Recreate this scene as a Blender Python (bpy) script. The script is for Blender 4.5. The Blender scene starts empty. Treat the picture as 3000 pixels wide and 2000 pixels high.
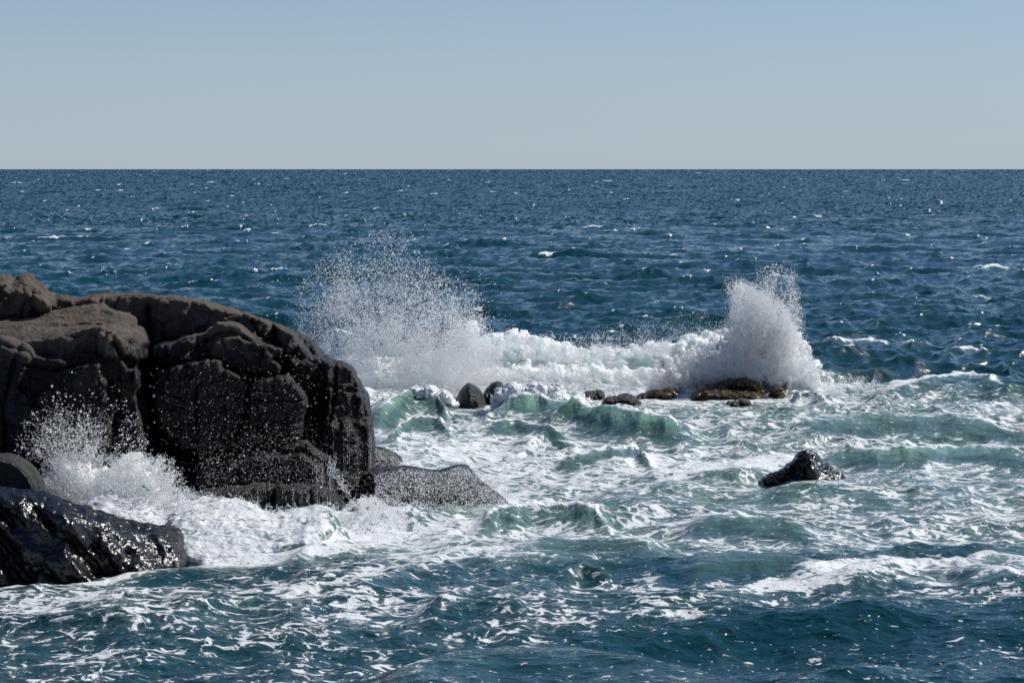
import bpy, math, time
import numpy as np
T0 = time.time()
rng = np.random.default_rng(7)
scene = bpy.context.scene
COL = scene.collection

# ---------------------------------------------------------------- camera
CAM_H = 8.0            # metres above mean sea level
FPX = 7057.0           # focal length in pixels of a 3000 px wide frame
HZ = 495.0             # row of the horizon
cam_d = bpy.data.cameras.new('camera')
cam = bpy.data.objects.new('camera', cam_d)
COL.objects.link(cam)
cam.location = (0, 0, CAM_H)
cam.rotation_euler = (math.pi / 2, 0, 0)
cam_d.sensor_width = 36.0
cam_d.lens = 36.0 * FPX / 3000.0
cam_d.shift_y = -(1000.0 - HZ) / 3000.0
cam_d.clip_start = 0.5
cam_d.clip_end = 200000.0
scene.camera = cam
scene.cycles.max_bounces = 14
scene.cycles.diffuse_bounces = 9
scene.cycles.transmission_bounces = 8

def XZ(u, v, Y):
    return (u - 1500.0) * Y / FPX, CAM_H - (v - HZ) * Y / FPX

def ground(u, v, z=0.0):
    Y = (CAM_H - z) * FPX / (v - HZ)
    return (u - 1500.0) * Y / FPX, Y

# ---------------------------------------------------------------- numpy noise
_TAB = {}
def _tab(seed):
    if seed not in _TAB:
        _TAB[seed] = np.random.default_rng(1000 + seed).random(32 * 32 * 32, dtype=np.float32)
    return _TAB[seed]

def vnoise(x, y, z, seed=0):
    t = _tab(seed)
    xi = np.floor(x); yi = np.floor(y); zi = np.floor(z)
    fx = (x - xi).astype(np.float32); fy = (y - yi).astype(np.float32); fz = (z - zi).astype(np.float32)
    xi = xi.astype(np.int32) & 31; yi = yi.astype(np.int32) & 31; zi = zi.astype(np.int32) & 31
    fx = fx * fx * (3 - 2 * fx); fy = fy * fy * (3 - 2 * fy); fz = fz * fz * (3 - 2 * fz)
    x1 = (xi + 1) & 31; y1 = ((yi + 1) & 31) << 5; z1 = ((zi + 1) & 31) << 10
    y0 = yi << 5; z0 = zi << 10
    def L(a, b, c): return t[a + b + c]
    c00 = L(xi, y0, z0) * (1 - fx) + L(x1, y0, z0) * fx
    c10 = L(xi, y1, z0) * (1 - fx) + L(x1, y1, z0) * fx
    c01 = L(xi, y0, z1) * (1 - fx) + L(x1, y0, z1) * fx
    c11 = L(xi, y1, z1) * (1 - fx) + L(x1, y1, z1) * fx
    c0 = c00 * (1 - fy) + c10 * fy
    c1 = c01 * (1 - fy) + c11 * fy
    return (c0 * (1 - fz) + c1 * fz) * 2 - 1

def fbm(x, y, z, octv=4, seed=0, gain=0.5, lac=2.03):
    s = 0; a = 1.0; n = 0
    for o in range(octv):
        s = s + a * vnoise(x + 17.3 * o, y + 5.1 * o, z + 9.7 * o, seed + o)
        n += a; a *= gain; x = x * lac; y = y * lac; z = z * lac
    return s / n

def ridged(x, y, z, octv=4, seed=0, gain=0.5, lac=2.1):
    s = 0; a = 1.0; n = 0
    for o in range(octv):
        s = s + a * (1 - 2 * np.abs(vnoise(x + 3.3 * o, y + 7.1 * o, z + 1.7 * o, seed + o)))
        n += a; a *= gain; x = x * lac; y = y * lac; z = z * lac
    return s / n

def sstep(a, b, x):
    t = np.clip((x - a) / (b - a), 0, 1)
    return t * t * (3 - 2 * t)

# ---------------------------------------------------------------- mesh helpers
def make_mesh(name, verts, faces, mat, smooth=True, parent=None, attrs=None):
    """faces: (n,3) or (n,4) int array"""
    me = bpy.data.meshes.new(name)
    verts = np.ascontiguousarray(verts, dtype=np.float32)
    faces = np.ascontiguousarray(faces, dtype=np.int32)
    k = faces.shape[1]
    me.vertices.add(len(verts)); me.vertices.foreach_set('co', verts.ravel())
    me.loops.add(faces.size); me.loops.foreach_set('vertex_index', faces.ravel())
    me.polygons.add(len(faces))
    me.polygons.foreach_set('loop_start', np.arange(0, faces.size, k, dtype=np.int32))
    me.update(calc_edges=True)
    if smooth:
        me.polygons.foreach_set('use_smooth', np.ones(len(faces), dtype=bool))
    for an, (ty, arr) in (attrs or {}).items():
        a = me.attributes.new(an, ty, 'POINT')
        a.data.foreach_set('vector' if ty == 'FLOAT_VECTOR' else 'value', np.ascontiguousarray(arr, np.float32).ravel())
    me.materials.append(mat)
    ob = bpy.data.objects.new(name, me)
    COL.objects.link(ob)
    if parent is not None: ob.parent = parent
    return ob

def tag(o, label=None, cat=None, kind=None, group=None):
    if label: o['label'] = label
    if cat: o['category'] = cat
    if kind: o['kind'] = kind
    if group: o['group'] = group
    return o

def vert_normals(v, f):
    n = np.zeros_like(v)
    d1 = v[f[:, 2]] - v[f[:, 0]]; d2 = v[f[:, 3]] - v[f[:, 1]] if f.shape[1] == 4 else v[f[:, 1]] - v[f[:, 0]]
    fn = np.cross(d1, d2) if f.shape[1] == 4 else np.cross(d2, d1)
    for c in range(3):
        for k in range(f.shape[1]):
            n[:, c] += np.bincount(f[:, k], fn[:, c], minlength=len(v))
    l = np.linalg.norm(n, axis=1, keepdims=True)
    return (n / np.maximum(l, 1e-9)).astype(np.float32)

def surface_nets(f, org, h):
    nx, ny, nz = f.shape
    ins = f < 0
    c = np.zeros((nx - 1, ny - 1, nz - 1), np.int8)
    for a in (0, 1):
        for b in (0, 1):
            for d in (0, 1):
                c += ins[a:nx - 1 + a, b:ny - 1 + b, d:nz - 1 + d]
    act = (c > 0) & (c < 8)
    ci, cj, ck = np.nonzero(act)
    idx = np.full(act.shape, -1, np.int32)
    idx[ci, cj, ck] = np.arange(len(ci))
    acc = np.zeros((len(ci), 3), np.float64); cnt = np.zeros(len(ci))
    corners = [(a, b, d) for a in (0, 1) for b in (0, 1) for d in (0, 1)]
    for p in corners:
        for ax in range(3):
            if p[ax] == 1: continue
            q = list(p); q[ax] = 1
            f0 = f[ci + p[0], cj + p[1], ck + p[2]]; f1 = f[ci + q[0], cj + q[1], ck + q[2]]
            m = (f0 < 0) != (f1 < 0)
            t = np.where(m, f0 / np.where(m, f0 - f1, 1), 0)
            pos = np.array(p, float)[None, :].repeat(len(ci), 0)
            pos[:, ax] = t
            acc[m] += pos[m]; cnt[m] += 1
    v = acc / cnt[:, None] + np.stack([ci, cj, ck], 1)
    v = v * h + np.array(org)
    quads = []
    for ax in range(3):
        sl0 = [slice(None)] * 3; sl1 = [slice(None)] * 3
        sl0[ax] = slice(0, -1); sl1[ax] = slice(1, None)
        e = ins[tuple(sl0)] != ins[tuple(sl1)]
        i, j, k = np.nonzero(e)
        o1, o2 = [(1, 2), (2, 0), (0, 1)][ax]
        ijk = np.stack([i, j, k], 1)
        ok = (ijk[:, o1] > 0) & (ijk[:, o2] > 0) & (ijk[:, o1] < f.shape[o1] - 1) & (ijk[:, o2] < f.shape[o2] - 1)
        ijk = ijk[ok]
        def cell(d1, d2):
            q = ijk.copy(); q[:, o1] -= d1; q[:, o2] -= d2
            return idx[q[:, 0], q[:, 1], q[:, 2]]
        Q = np.stack([cell(1, 1), cell(0, 1), cell(0, 0), cell(1, 0)], 1)
        flip = ~ins[ijk[:, 0], ijk[:, 1], ijk[:, 2]]
        Q[flip] = Q[flip][:, ::-1]
        quads.append(Q)
    return v.astype(np.float32), np.concatenate(quads).astype(np.int32)

def seg_dist(U, V, pts, closed=False):
    """distance of raster points to a polyline"""
    best = np.full(U.shape, 1e9, np.float32)
    n = len(pts)
    for a in range(n if closed else n - 1):
        x0, y0 = pts[a]; x1, y1 = pts[(a + 1) % n]
        dx, dy = x1 - x0, y1 - y0
        t = np.clip(((U - x0) * dx + (V - y0) * dy) / (dx * dx + dy * dy + 1e-9), 0, 1)
        d = np.hypot(U - x0 - t * dx, V - y0 - t * dy)
        best = np.minimum(best, d)
    return best

def inside(U, V, pts):
    r = np.zeros(U.shape, bool)
    n = len(pts)
    for a in range(n):
        x0, y0 = pts[a]; x1, y1 = pts[(a + 1) % n]
        if y0 == y1: continue
        c = ((V < y0) != (V < y1)) & (U < (x1 - x0) * (V - y0) / (y1 - y0) + x0)
        r ^= c
    return r

def sdist(U, V, pts):
    d = seg_dist(U, V, pts, True)
    return np.where(inside(U, V, pts), d, -d)      # positive inside

def blur(a, n=1):
    for _ in range(n):
        p = np.pad(a, 1, mode='edge')
        a = (p[:-2, 1:-1] + p[2:, 1:-1] + p[1:-1, :-2] + p[1:-1, 2:] + 2 * p[1:-1, 1:-1]) / 6
    return a

def bilin(A, fi, fj):
    ni, nj = A.shape
    fi = np.clip(fi, 0, ni - 1.001); fj = np.clip(fj, 0, nj - 1.001)
    i = fi.astype(np.int32); j = fj.astype(np.int32)
    a = (fi - i).astype(np.float32); b = (fj - j).astype(np.float32)
    return (A[i, j] * (1 - a) + A[i + 1, j] * a) * (1 - b) + (A[i, j + 1] * (1 - a) + A[i + 1, j + 1] * a) * b

class Relief:
    """a solid whose seaward relief is composed of bevelled blocks; every block has its own distance and thickness"""
    def __init__(self, u0, u1, v0, v1, step=2.0, warp=5.0, wscale=45.0, seed=0):
        self.u0, self.v0, self.s = u0, v0, step
        self.bs = 1.0
        self.U, self.V = np.meshgrid(np.arange(u0, u1, step, dtype=np.float32), np.arange(v0, v1, step, dtype=np.float32), indexing='ij')
        z = np.zeros_like(self.U)
        self.Uw = self.U + warp * fbm(self.U / wscale, self.V / wscale, z + 3.3, 4, seed + 1, 0.55)
        self.Vw = self.V + warp * fbm(self.U / wscale, self.V / wscale, z + 8.9, 4, seed + 2, 0.55)
        self.F = np.full(self.U.shape, 1e3, np.float32)
        self.sd = np.full(self.U.shape, -1e9, np.float32)
    def block(self, pts, Y, bevel=20., depth=0.5, du=0., dv=0., c=None, power=2.0, fn=None):
        d = sdist(self.Uw, self.Vw, pts)
        if c is None: c = (np.mean([p[0] for p in pts]), np.mean([p[1] for p in pts]))
        pl = Y + du * (self.U - c[0]) + dv * (self.V - c[1])
        if fn is not None: pl = pl + fn(self.U, self.V)
        t = np.clip(1 - d / (bevel * self.bs), 0, 1)
        pl = pl + depth * (1 - np.sqrt(np.clip(1 - t ** power, 0, 1)))
        self.F = np.where(d > 0, np.minimum(self.F, pl), self.F).astype(np.float32)
        self.sd = np.maximum(self.sd, d)
        return self
    def crack(self, pts, w, depth):
        d = seg_dist(self.Uw, self.Vw, pts)
        self.F = self.F + np.where(self.F < 900, depth * np.exp(-(d / w) ** 2), 0)
        return self
    def chip(self, scale, amp, seed=0, crease=0.0, cw=0.08, ratio=1.0, mask=1.0, tilt=1.5):
        a = self.Uw / scale; b = self.Vw / (scale * ratio)
        i0 = np.floor(a).astype(np.int32); j0 = np.floor(b).astype(np.int32)
        tb = _tab(400 + seed)
        d1 = np.full(a.shape, 9.0, np.float32); d2 = d1.copy(); val = np.zeros_like(d1)
        for di in (-1, 0, 1):
            for dj in (-1, 0, 1):
                i = i0 + di; j = j0 + dj
                hsh = ((i * 7349 + j * 9151) & 8191) * 4
                px_ = i + 0.15 + 0.7 * tb[hsh]; py_ = j + 0.15 + 0.7 * tb[hsh + 1]
                dx = a - px_; dy = b - py_
                d = dx * dx + dy * dy
                vv = (tb[hsh + 2] - 0.5) + tilt * ((tb[hsh + 3] - 0.5) * dx + (tb[(hsh + 5) & 32767] - 0.5) * dy)
                nearer = d < d1
                d2 = np.where(nearer, d1, np.minimum(d2, d)); val = np.where(nearer, vv, val); d1 = np.where(nearer, d, d1)
        add = mask * amp * val + crease * np.exp(-((np.sqrt(d2) - np.sqrt(d1)) / cw) ** 2)
        self.F = np.where(self.F < 900, self.F + add, self.F).astype(np.float32)
        return self
    def at(self, u, v):
        return bilin(self.F, (u - self.u0) / self.s, (v - self.v0) / self.s)
    def mesh(self, Y0, Y1, zmin, h, thick=None, back=None, vol_noise=None):
        """iso-surface of the solid on a metric grid"""
        us = np.array([self.U[0, 0], self.U[-1, 0]])
        x0 = min((us[0] - 1500) * Y0 / FPX, (us[0] - 1500) * Y1 / FPX); x1 = max((us[1] - 1500) * Y0 / FPX, (us[1] - 1500) * Y1 / FPX)
        zt = CAM_H - (self.v0 - HZ) * Y0 / FPX
        xs = np.arange(x0, x1, h, dtype=np.float32); ys = np.arange(Y0, Y1, h, dtype=np.float32); zs = np.arange(zmin, zt + h, h, dtype=np.float32)
        X, Y, Z = np.meshgrid(xs, ys, zs, indexing='ij')
        fu = ((X / Y * FPX + 1500) - self.u0) / self.s
        fv = ((CAM_H - Z) / Y * FPX + HZ - self.v0) / self.s
        Fm = np.where(self.F > 900, Y1 + 2, self.F).astype(np.float32)
        f = bilin(Fm, fu, fv) - Y
        # outside the outline: sideways distance in metres
        sd = bilin(np.maximum(self.sd, -60), fu, fv) * (Y / FPX)
        f = np.where(sd < 0, np.maximum(f, -sd), np.maximum(np.clip(f, -3, 3), -sd * 1.5))
        out = (fu < 0) | (fv < 0)
        f[out] = 1
        if thick is not None:
            Fb = blur(np.where(self.F > 900, Y1, self.F), 20)
            f = np.maximum(f, Y - (bilin(Fb.astype(np.float32), fu, fv) + thick))
        if back is not None:
            f = np.maximum(f, Y - back)
        if vol_noise is not None:
            f = f + vol_noise(X, Y, Z)
        f[0, :, :] = 1; f[-1, :, :] = 1; f[:, 0, :] = 1; f[:, -1, :] = 1; f[:, :, 0] = 1; f[:, :, -1] = 1
        return surface_nets(f, (x0, Y0, zmin), h)

def laplacian(v, f, n=1, w=0.5):
    for _ in range(n):
        s = np.zeros_like(v); c = np.zeros(len(v), np.float32)
        for k in range(4):
            a = f[:, k]; b = f[:, (k + 1) % 4]
            for cc in range(3):
                s[:, cc] += np.bincount(a, v[b, cc], minlength=len(v)) + np.bincount(b, v[a, cc], minlength=len(v))
            c += np.bincount(a, minlength=len(v)) + np.bincount(b, minlength=len(v))
        v = v * (1 - w) + w * s / np.maximum(c, 1)[:, None]
    return v.astype(np.float32)

# ---------------------------------------------------------------- node helpers
class NT:
    def __init__(self, mat):
        mat.use_nodes = True
        self.t = mat.node_tree; self.t.nodes.clear()
    def n(self, ty, **kw):
        nd = self.t.nodes.new(ty)
        for k, v in kw.items():
            if k == 'inp':
                for a, b in v.items(): self.set(nd, a, b)
            else: setattr(nd, k, v)
        return nd
    def set(self, nd, key, val):
        s = nd.inputs[key]
        if isinstance(val, bpy.types.NodeSocket): self.t.links.new(val, s)
        elif isinstance(val, bpy.types.Node): self.t.links.new(val.outputs[0], s)
        else: s.default_value = val
    def math(self, op, a, b=0.0, c=0.0, clamp=False):
        nd = self.n('ShaderNodeMath', operation=op, use_clamp=clamp)
        self.set(nd, 0, a); self.set(nd, 1, b); self.set(nd, 2, c)
        return nd.outputs[0]
    def mapr(self, x, a, b, c=0.0, d=1.0, smooth=True):
        nd = self.n('ShaderNodeMapRange', interpolation_type='SMOOTHSTEP' if smooth else 'LINEAR')
        self.set(nd, 0, x); self.set(nd, 1, a); self.set(nd, 2, b); self.set(nd, 3, c); self.set(nd, 4, d)
        return nd.outputs[0]
    def mix(self, fac, a, b):
        nd = self.n('ShaderNodeMix', data_type='RGBA')
        self.set(nd, 0, fac); self.set(nd, 6, a); self.set(nd, 7, b)
        return nd.outputs[2]
    def noise(self, vec, scale, detail=4, rough=0.5, dist=0.0):
        nd = self.n('ShaderNodeTexNoise', inp={'Vector': vec, 'Scale': scale, 'Detail': detail, 'Roughness': rough, 'Distortion': dist})
        return nd.outputs[0]
    def attr(self, name, out='Fac'):
        nd = self.n('ShaderNodeAttribute', attribute_name=name)
        return nd.outputs[out]
    def mapping(self, vec, scale=(1, 1, 1), rot=(0, 0, 0)):
        nd = self.n('ShaderNodeMapping', inp={'Vector': vec, 'Scale': scale, 'Rotation': rot})
        return nd.outputs[0]

def new_mat(name):
    m = bpy.data.materials.new(name)
    return m, NT(m)

# ---------------------------------------------------------------- light
SUN_AZ, SUN_EL = math.radians(61), math.radians(45)       # azimuth clockwise from the view direction
sun_dir = np.array([math.sin(SUN_AZ) * math.cos(SUN_EL), math.cos(SUN_AZ) * math.cos(SUN_EL), math.sin(SUN_EL)])
sd_ = bpy.data.lights.new('sun', 'SUN'); sd_.energy = 4.6; sd_.angle = math.radians(0.53); sd_.color = (1.0, 0.97, 0.92)
sun = bpy.data.objects.new('sun', sd_); COL.objects.link(sun)
from mathutils import Vector
sun.rotation_euler = Vector(sun_dir).to_track_quat('Z', 'Y').to_euler()
w = bpy.data.worlds.new('World'); scene.world = w; w.use_nodes = True
nt = w.node_tree; nt.nodes.clear()
sky = nt.nodes.new('ShaderNodeTexSky'); sky.sky_type = 'NISHITA'; sky.sun_disc = False
sky.sun_elevation = SUN_EL; sky.sun_rotation = SUN_AZ; sky.altitude = 0; sky.air_density = 0.72; sky.dust_density = 0.35; sky.ozone_density = 6.0
bg = nt.nodes.new('ShaderNodeBackground'); bg.inputs[1].default_value = 0.085
wo = nt.nodes.new('ShaderNodeOutputWorld')
# pale sea haze low over the horizon, thinning with elevation
tc = nt.nodes.new('ShaderNodeTexCoord'); sx = nt.nodes.new('ShaderNodeSeparateXYZ')
nt.links.new(tc.outputs['Generated'], sx.inputs[0])
mr = nt.nodes.new('ShaderNodeMapRange'); mr.interpolation_type = 'SMOOTHSTEP'
for i_, v_ in ((1, 0.0), (2, 0.14), (3, 0.80), (4, 0.0)): mr.inputs[i_].default_value = v_
nt.links.new(sx.outputs[2], mr.inputs[0])
mx = nt.nodes.new('ShaderNodeMix'); mx.data_type = 'RGBA'
mx.inputs[7].default_value = (4.95, 5.98, 6.85, 1)
nt.links.new(mr.outputs[0], mx.inputs[0]); nt.links.new(sky.outputs[0], mx.inputs[6])
nt.links.new(mx.outputs[2], bg.inputs[0]); nt.links.new(bg.outputs[0], wo.inputs[0])
vs = scene.view_settings
vs.view_transform = 'Standard'; vs.look = 'None'; vs.gamma = 1.0; vs.exposure = 0.0; vs.use_curve_mapping = False

# ---------------------------------------------------------------- sea
def ocean_patch(N, L, lam_p, lmin, lmax, theta, spread, seed):
    r = np.random.default_rng(seed)
    k1 = np.fft.fftfreq(N, d=L / N) * 2 * np.pi
    KX, KY = np.meshgrid(k1, k1, indexing='ij')
    K = np.hypot(KX, KY); K[0, 0] = 1e-6
    kp = 2 * np.pi / lam_p
    S = K ** -4.0 * np.exp(-1.25 * (kp / K) ** 2)
    ct = (KX * np.cos(theta) + KY * np.sin(theta)) / K
    D = np.where(ct > 0, np.abs(ct) ** spread, 0.12 * np.abs(ct) ** spread) + 0.03
    S = S * D
    S *= sstep(2 * np.pi / lmax * 0.8, 2 * np.pi / lmax * 1.2, K) * (1 - sstep(2 * np.pi / lmin * 0.8, 2 * np.pi / lmin * 1.2, K))
    S[0, 0] = 0
    A = np.sqrt(S) * (r.standard_normal((N, N)) + 1j * r.standard_normal((N, N)))
    h = np.fft.ifft2(A).real
    g = 1 / h.std()
    h *= g
    Dx = np.fft.ifft2(-1j * A * KX / K).real * g * 1.0
    Dy = np.fft.ifft2(-1j * A * KY / K).real * g * 1.0
    # squeeze of the surface (for whitecaps) from the divergence of the horizontal shift
    div = np.fft.ifft2(A * K).real * g
    div /= div.std()
    sx = np.fft.ifft2(1j * A * KX).real * g
    sy = np.fft.ifft2(1j * A * KY).real * g
    return [a.astype(np.float32) for a in (h, -Dx, -Dy, div, sx, sy)]

def samp(patch, L, x, y, which=(0, 1, 2, 3, 4, 5)):
    N = patch[0].shape[0]
    fx = (x / L) * N; fy = (y / L) * N
    i0 = np.floor(fx).astype(np.int64); j0 = np.floor(fy).astype(np.int64)
    a = (fx - i0).astype(np.float32); b = (fy - j0).astype(np.float32)
    i0 %= N; j0 %= N; i1 = (i0 + 1) % N; j1 = (j0 + 1) % N
    return [(patch[q][i0, j0] * (1 - a) + patch[q][i1, j0] * a) * (1 - b) + (patch[q][i0, j1] * (1 - a) + patch[q][i1, j1] * a) * b for q in which]

# rows are closer together the nearer they lie to the observer's feet; the sheet runs from 25 m to 50 km
voff = np.concatenate([np.arange(1.1, 40, 0.9), np.arange(40, 1560, 1.05), np.arange(1562, 2300, 12)])[::-1]
Yr = (CAM_H * FPX / voff).astype(np.float64)
uu = np.concatenate([np.arange(-900, -60, 20), np.arange(-60, 3060, 2.6), np.arange(3060, 3900, 20)])
tanx = (uu - 1500) / FPX
NR, NC = len(Yr), len(tanx)
RX = (Yr[:, None] * tanx[None, :]); RY = np.repeat(Yr[:, None], NC, 1)
GU = np.repeat(uu[None, :], NR, 0).astype(np.float32); GV = np.repeat((voff + HZ)[:, None], NC, 1).astype(np.float32)
LA, LB, LC = 283.0, 41.0, 97.0
th = math.radians(-78)
PA = ocean_patch(1024, LA, 12.0, 2.0, 38.0, th, 7, 11)
PC = ocean_patch(1024, LC, 4.2, 0.5, 9.0, th + 0.45, 4, 12)
PB = ocean_patch(1024, LB, 1.6, 0.16, 3.0, th - 0.2, 2, 13)
dd = (RY * RY / (CAM_H * FPX)).astype(np.float32)         # ground metres per frame row
hA, xA, yA, dA, sxA, syA = samp(PA, LA, RX, RY)
ca, sa = math.cos(0.5), math.sin(0.5)
hC, xC, yC, dC, sxC, syC = samp(PC, LC, RX * ca + RY * sa, -RX * sa + RY * ca)
xC, yC = xC * ca - yC * sa, xC * sa + yC * ca
sxC, syC = sxC * ca - syC * sa, sxC * sa + syC * ca
hB, xB, yB, dB, sxB, syB = samp(PB, LB, RX + 3.1, RY)
near = sstep(1180, 1300, GV)                              # waves lose height once they have crossed the reef
near2 = sstep(1200, 1420, GV)
aA = 0.160 - 0.045 * near2
gust = fbm(RX / 34.0 + 2.2, RY / 75.0, np.zeros_like(RX), 3, 91)
aC = (0.074 - 0.036 * near2) * (1 + 0.75 * gust)
aA = aA * (1 + 0.3 * fbm(RX / 50.0, RY / 60.0, np.zeros_like(RX) + 7, 2, 92))
aB = 0.015 * (1 - sstep(0.25, 0.9, dd))
chop = 0.95
H = aA * hA + aC * hC + aB * hB
DX = chop * (aA * xA + aC * xC + aB * xB); DY = chop * (aA * yA + aC * yC + aB * yB)

FO = np.zeros_like(H); AE = np.zeros_like(H)              # foam cover; air in the water plus painted-in backlight of the crests
def blob(arr, u, v, ru, rv, amp, p=2.0):
    q = np.abs((GU - u) / ru) ** p + np.abs((GV - v) / rv) ** p
    a = amp * np.exp(-q)
    np.copyto(arr, 1 - (1 - arr) * (1 - np.clip(a, 0, 1)))
def pool(poly, soft, foam, aer):
    """a stretch of water outlined on the map, with soft edges"""
    global FO, AE
    m0 = (GV > min(p[1] for p in poly) - 3 * soft)
    rows = np.nonzero(m0[:, 0])[0]
    r0, r1 = rows.min(), rows.max() + 1
    n = 14.0 * soft / 40 * fbm(GU[r0:r1] / 130, GV[r0:r1] / 36, np.zeros_like(GU[r0:r1]), 4, 40)
    d = sdist(GU[r0:r1] + 2 * n, GV[r0:r1] + n, poly)
    m = sstep(-soft, soft, d)
    FO[r0:r1] = np.maximum(FO[r0:r1], foam * m) if foam >= 0 else FO[r0:r1] * (1 + foam * m)
    AE[r0:r1] = np.maximum(AE[r0:r1], aer * m) if aer >= 0 else AE[r0:r1] * (1 + aer * m)

#RIDGES
RIDGES = [
    # crest line (frame px), height, reach towards the shore, reach seaward, crest foam, face air with painted backlight, jag
    ([(1405, 1185), (1440, 1164), (1500, 1150), (1580, 1152), (1660, 1162), (1740, 1180), (1850, 1194), (1950, 1204), (2080, 1214)], 0.70, 1.5, 1.3, 0.75, 1.0, 0.18),
    ([(1080, 1190), (1170, 1163), (1230, 1145), (1290, 1152), (1330, 1182)], 0.50, 1.6, 1.2, 0.7, 0.95, 0.12),
    ([(2350, 1318), (2420, 1295), (2480, 1292), (2560, 1308), (2650, 1312), (2720, 1298), (2770, 1285), (2850, 1292), (2950, 1310), (3080, 1325)], 0.50, 1.6, 1.2, 0.8, 0.95, 0.15),
    ([(2300, 1240), (2420, 1222), (2600, 1216), (2760, 1214), (2900, 1228), (3050, 1245)], 0.34, 1.6, 1.4, 0.3, 0.8, 0.15),
    ([(2560, 1126), (2650, 1112), (2730, 1098), (2790, 1086), (2840, 1082), (2900, 1105), (2980, 1130)], 0.34, 2.0, 1.6, 0.9, 0.6, 0.25),
    ([(1400, 1500), (1480, 1478), (1560, 1468), (1650, 1466), (1750, 1476), (1815, 1505)], 0.34, 0.8, 1.0, 1.0, 0.6, 0.4),
    ([(1640, 1340), (1720, 1322), (1800, 1308), (1870, 1304), (1930, 1335)], 0.42, 1.0, 1.0, 0.85, 0.8, 0.4),
    ([(2380, 1692), (2500, 1668), (2620, 1650), (2730, 1637), (2800, 1647), (2920, 1672), (3050, 1690)], 0.28, 1.2, 0.9, 0.9, 0.3, 0.3),
    ([(2800, 1645), (2880, 1622), (2960, 1624), (3060, 1640)], 0.26, 1.3, 0.9, 0.0, 0.5, 0.05),
    ([(960, 1720), (1100, 1690), (1230, 1650), (1290, 1640), (1360, 1665)], 0.24, 1.0, 0.9, 0.5, 0.1, 0.2),
    ([(1230, 1760), (1320, 1740), (1400, 1722), (1470, 1735), (1550, 1760)], 0.26, 0.9, 0.7, 0.4, 0.1, 0.1),
    ([(1000, 1960), (1200, 1925), (1350, 1890), (1500, 1868), (1700, 1878), (1900, 1905), (2100, 1930)], 0.26, 1.7, 1.2, 0.0, 0.1, 0.05),
    ([(1660, 1660), (1720, 1645), (1780, 1655)], 0.22, 0.5, 0.5, 0.3, 0.1, 0.2),
    ([(1130, 1265), (1200, 1232), (1270, 1228), (1330, 1250)], 0.34, 0.9, 0.9, 0.9, 0.7, 0.2),
    ([(1440, 1240), (1520, 1228), (1600, 1240), (1680, 1262)], 0.30, 1.0, 0.9, 0.8, 0.7, 0.2),
    ([(1500, 1590), (1650, 1572), (1800, 1575), (1980, 1595)], 0.22, 1.0, 1.0, 0.5, 0.6, 0.2),
    ([(2200, 1440), (2330, 1425), (2480, 1430), (2640, 1450)], 0.12, 1.0, 0.9, 0.3, 0.5, 0.2),
    ([(1980, 1510), (2100, 1500), (2250, 1512), (2400, 1530)], 0.24, 1.0, 0.9, 0.3, 0.7, 0.2),
    ([(2000, 1640), (2150, 1622), (2300, 1630), (2420, 1650)], 0.24, 1.1, 0.9, 0.2, 0.5, 0.1),
    ([(2440, 1000), (2480, 992), (2540, 990), (2600, 998)], 0.30, 1.4, 1.2, 1.0, 0.3, 0.3),
    ([(2400, 997), (2430, 992), (2460, 997)], 0.25, 1.2, 1.2, 0.9, 0.3, 0.3),
    ([(2790, 1020), (2850, 1014), (2890, 1026)], 0.25, 1.2, 1.2, 0.8, 0.2, 0.3),
    ([(2650, 1005), (2700, 999), (2740, 1005)], 0.22, 1.2, 1.2, 0.6, 0.2, 0.3),
    ([(2880, 780), (2920, 774), (2990, 782)], 0.4, 3, 3, 0.8, 0.2, 0.3),
]
def apply_ridges():
    global H
    for i, (pts, h, wf, wb, fo, air_glow, jag) in enumerate(RIDGES):
        P = np.array(pts, float)
        Yc = (CAM_H - h) * FPX / (P[:, 1] - HZ)
        lo, hi = P[0, 0], P[-1, 0]
        cols = np.nonzero((uu > lo - 60) & (uu < hi + 60))[0]
        rows = np.nonzero((Yr > Yc.min() - 4 * wf) & (Yr < Yc.max() + 4 * wb))[0]
        if len(cols) == 0 or len(rows) == 0: continue
        sl = np.ix_(rows, cols)
        u = GU[sl]; y = RY[sl]; x = RX[sl]
        yc = np.interp(u, P[:, 0], Yc)
        yc = yc + 0.35 * fbm(x * 1.1, y * 0.4, np.zeros_like(x) + i * 3.7, 3, 60)
        taper = sstep(lo - 30, lo + 0.22 * (hi - lo), u) * (1 - sstep(hi - 0.22 * (hi - lo), hi + 30, u))
        jg = 1 + jag * fbm(x * 2.6, y * 0.8, np.zeros_like(x) + i * 1.3, 4, 70, 0.6)
        s = y - yc
        prof = np.where(s < 0, np.exp(-np.abs(s / wf) ** 1.6), np.exp(-(s / wb) ** 2))
        hh = h * taper * prof * jg
        H[sl] = H[sl] * (1 - 0.55 * taper * prof) + hh
        cf = fo * taper * np.where(s < 0, np.exp(-(s / (0.32 * wf)) ** 2), np.exp(-(s / (0.9 * wb)) ** 2))
        FO[sl] = np.maximum(FO[sl], cf)
        face = air_glow * taper * np.where(s < 0, np.exp(-np.abs(s / (1.25 * wf)) ** 3), np.exp(-(s / wb) ** 2))
        AE[sl] = np.maximum(AE[sl], face)
        # the glassy shoreward face keeps little floating foam
        gl = taper * air_glow * np.exp(-((s + 0.75 * wf) / (0.55 * wf)) ** 2)
        FO[sl] = FO[sl] * (1 - 0.75 * gl)

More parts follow.
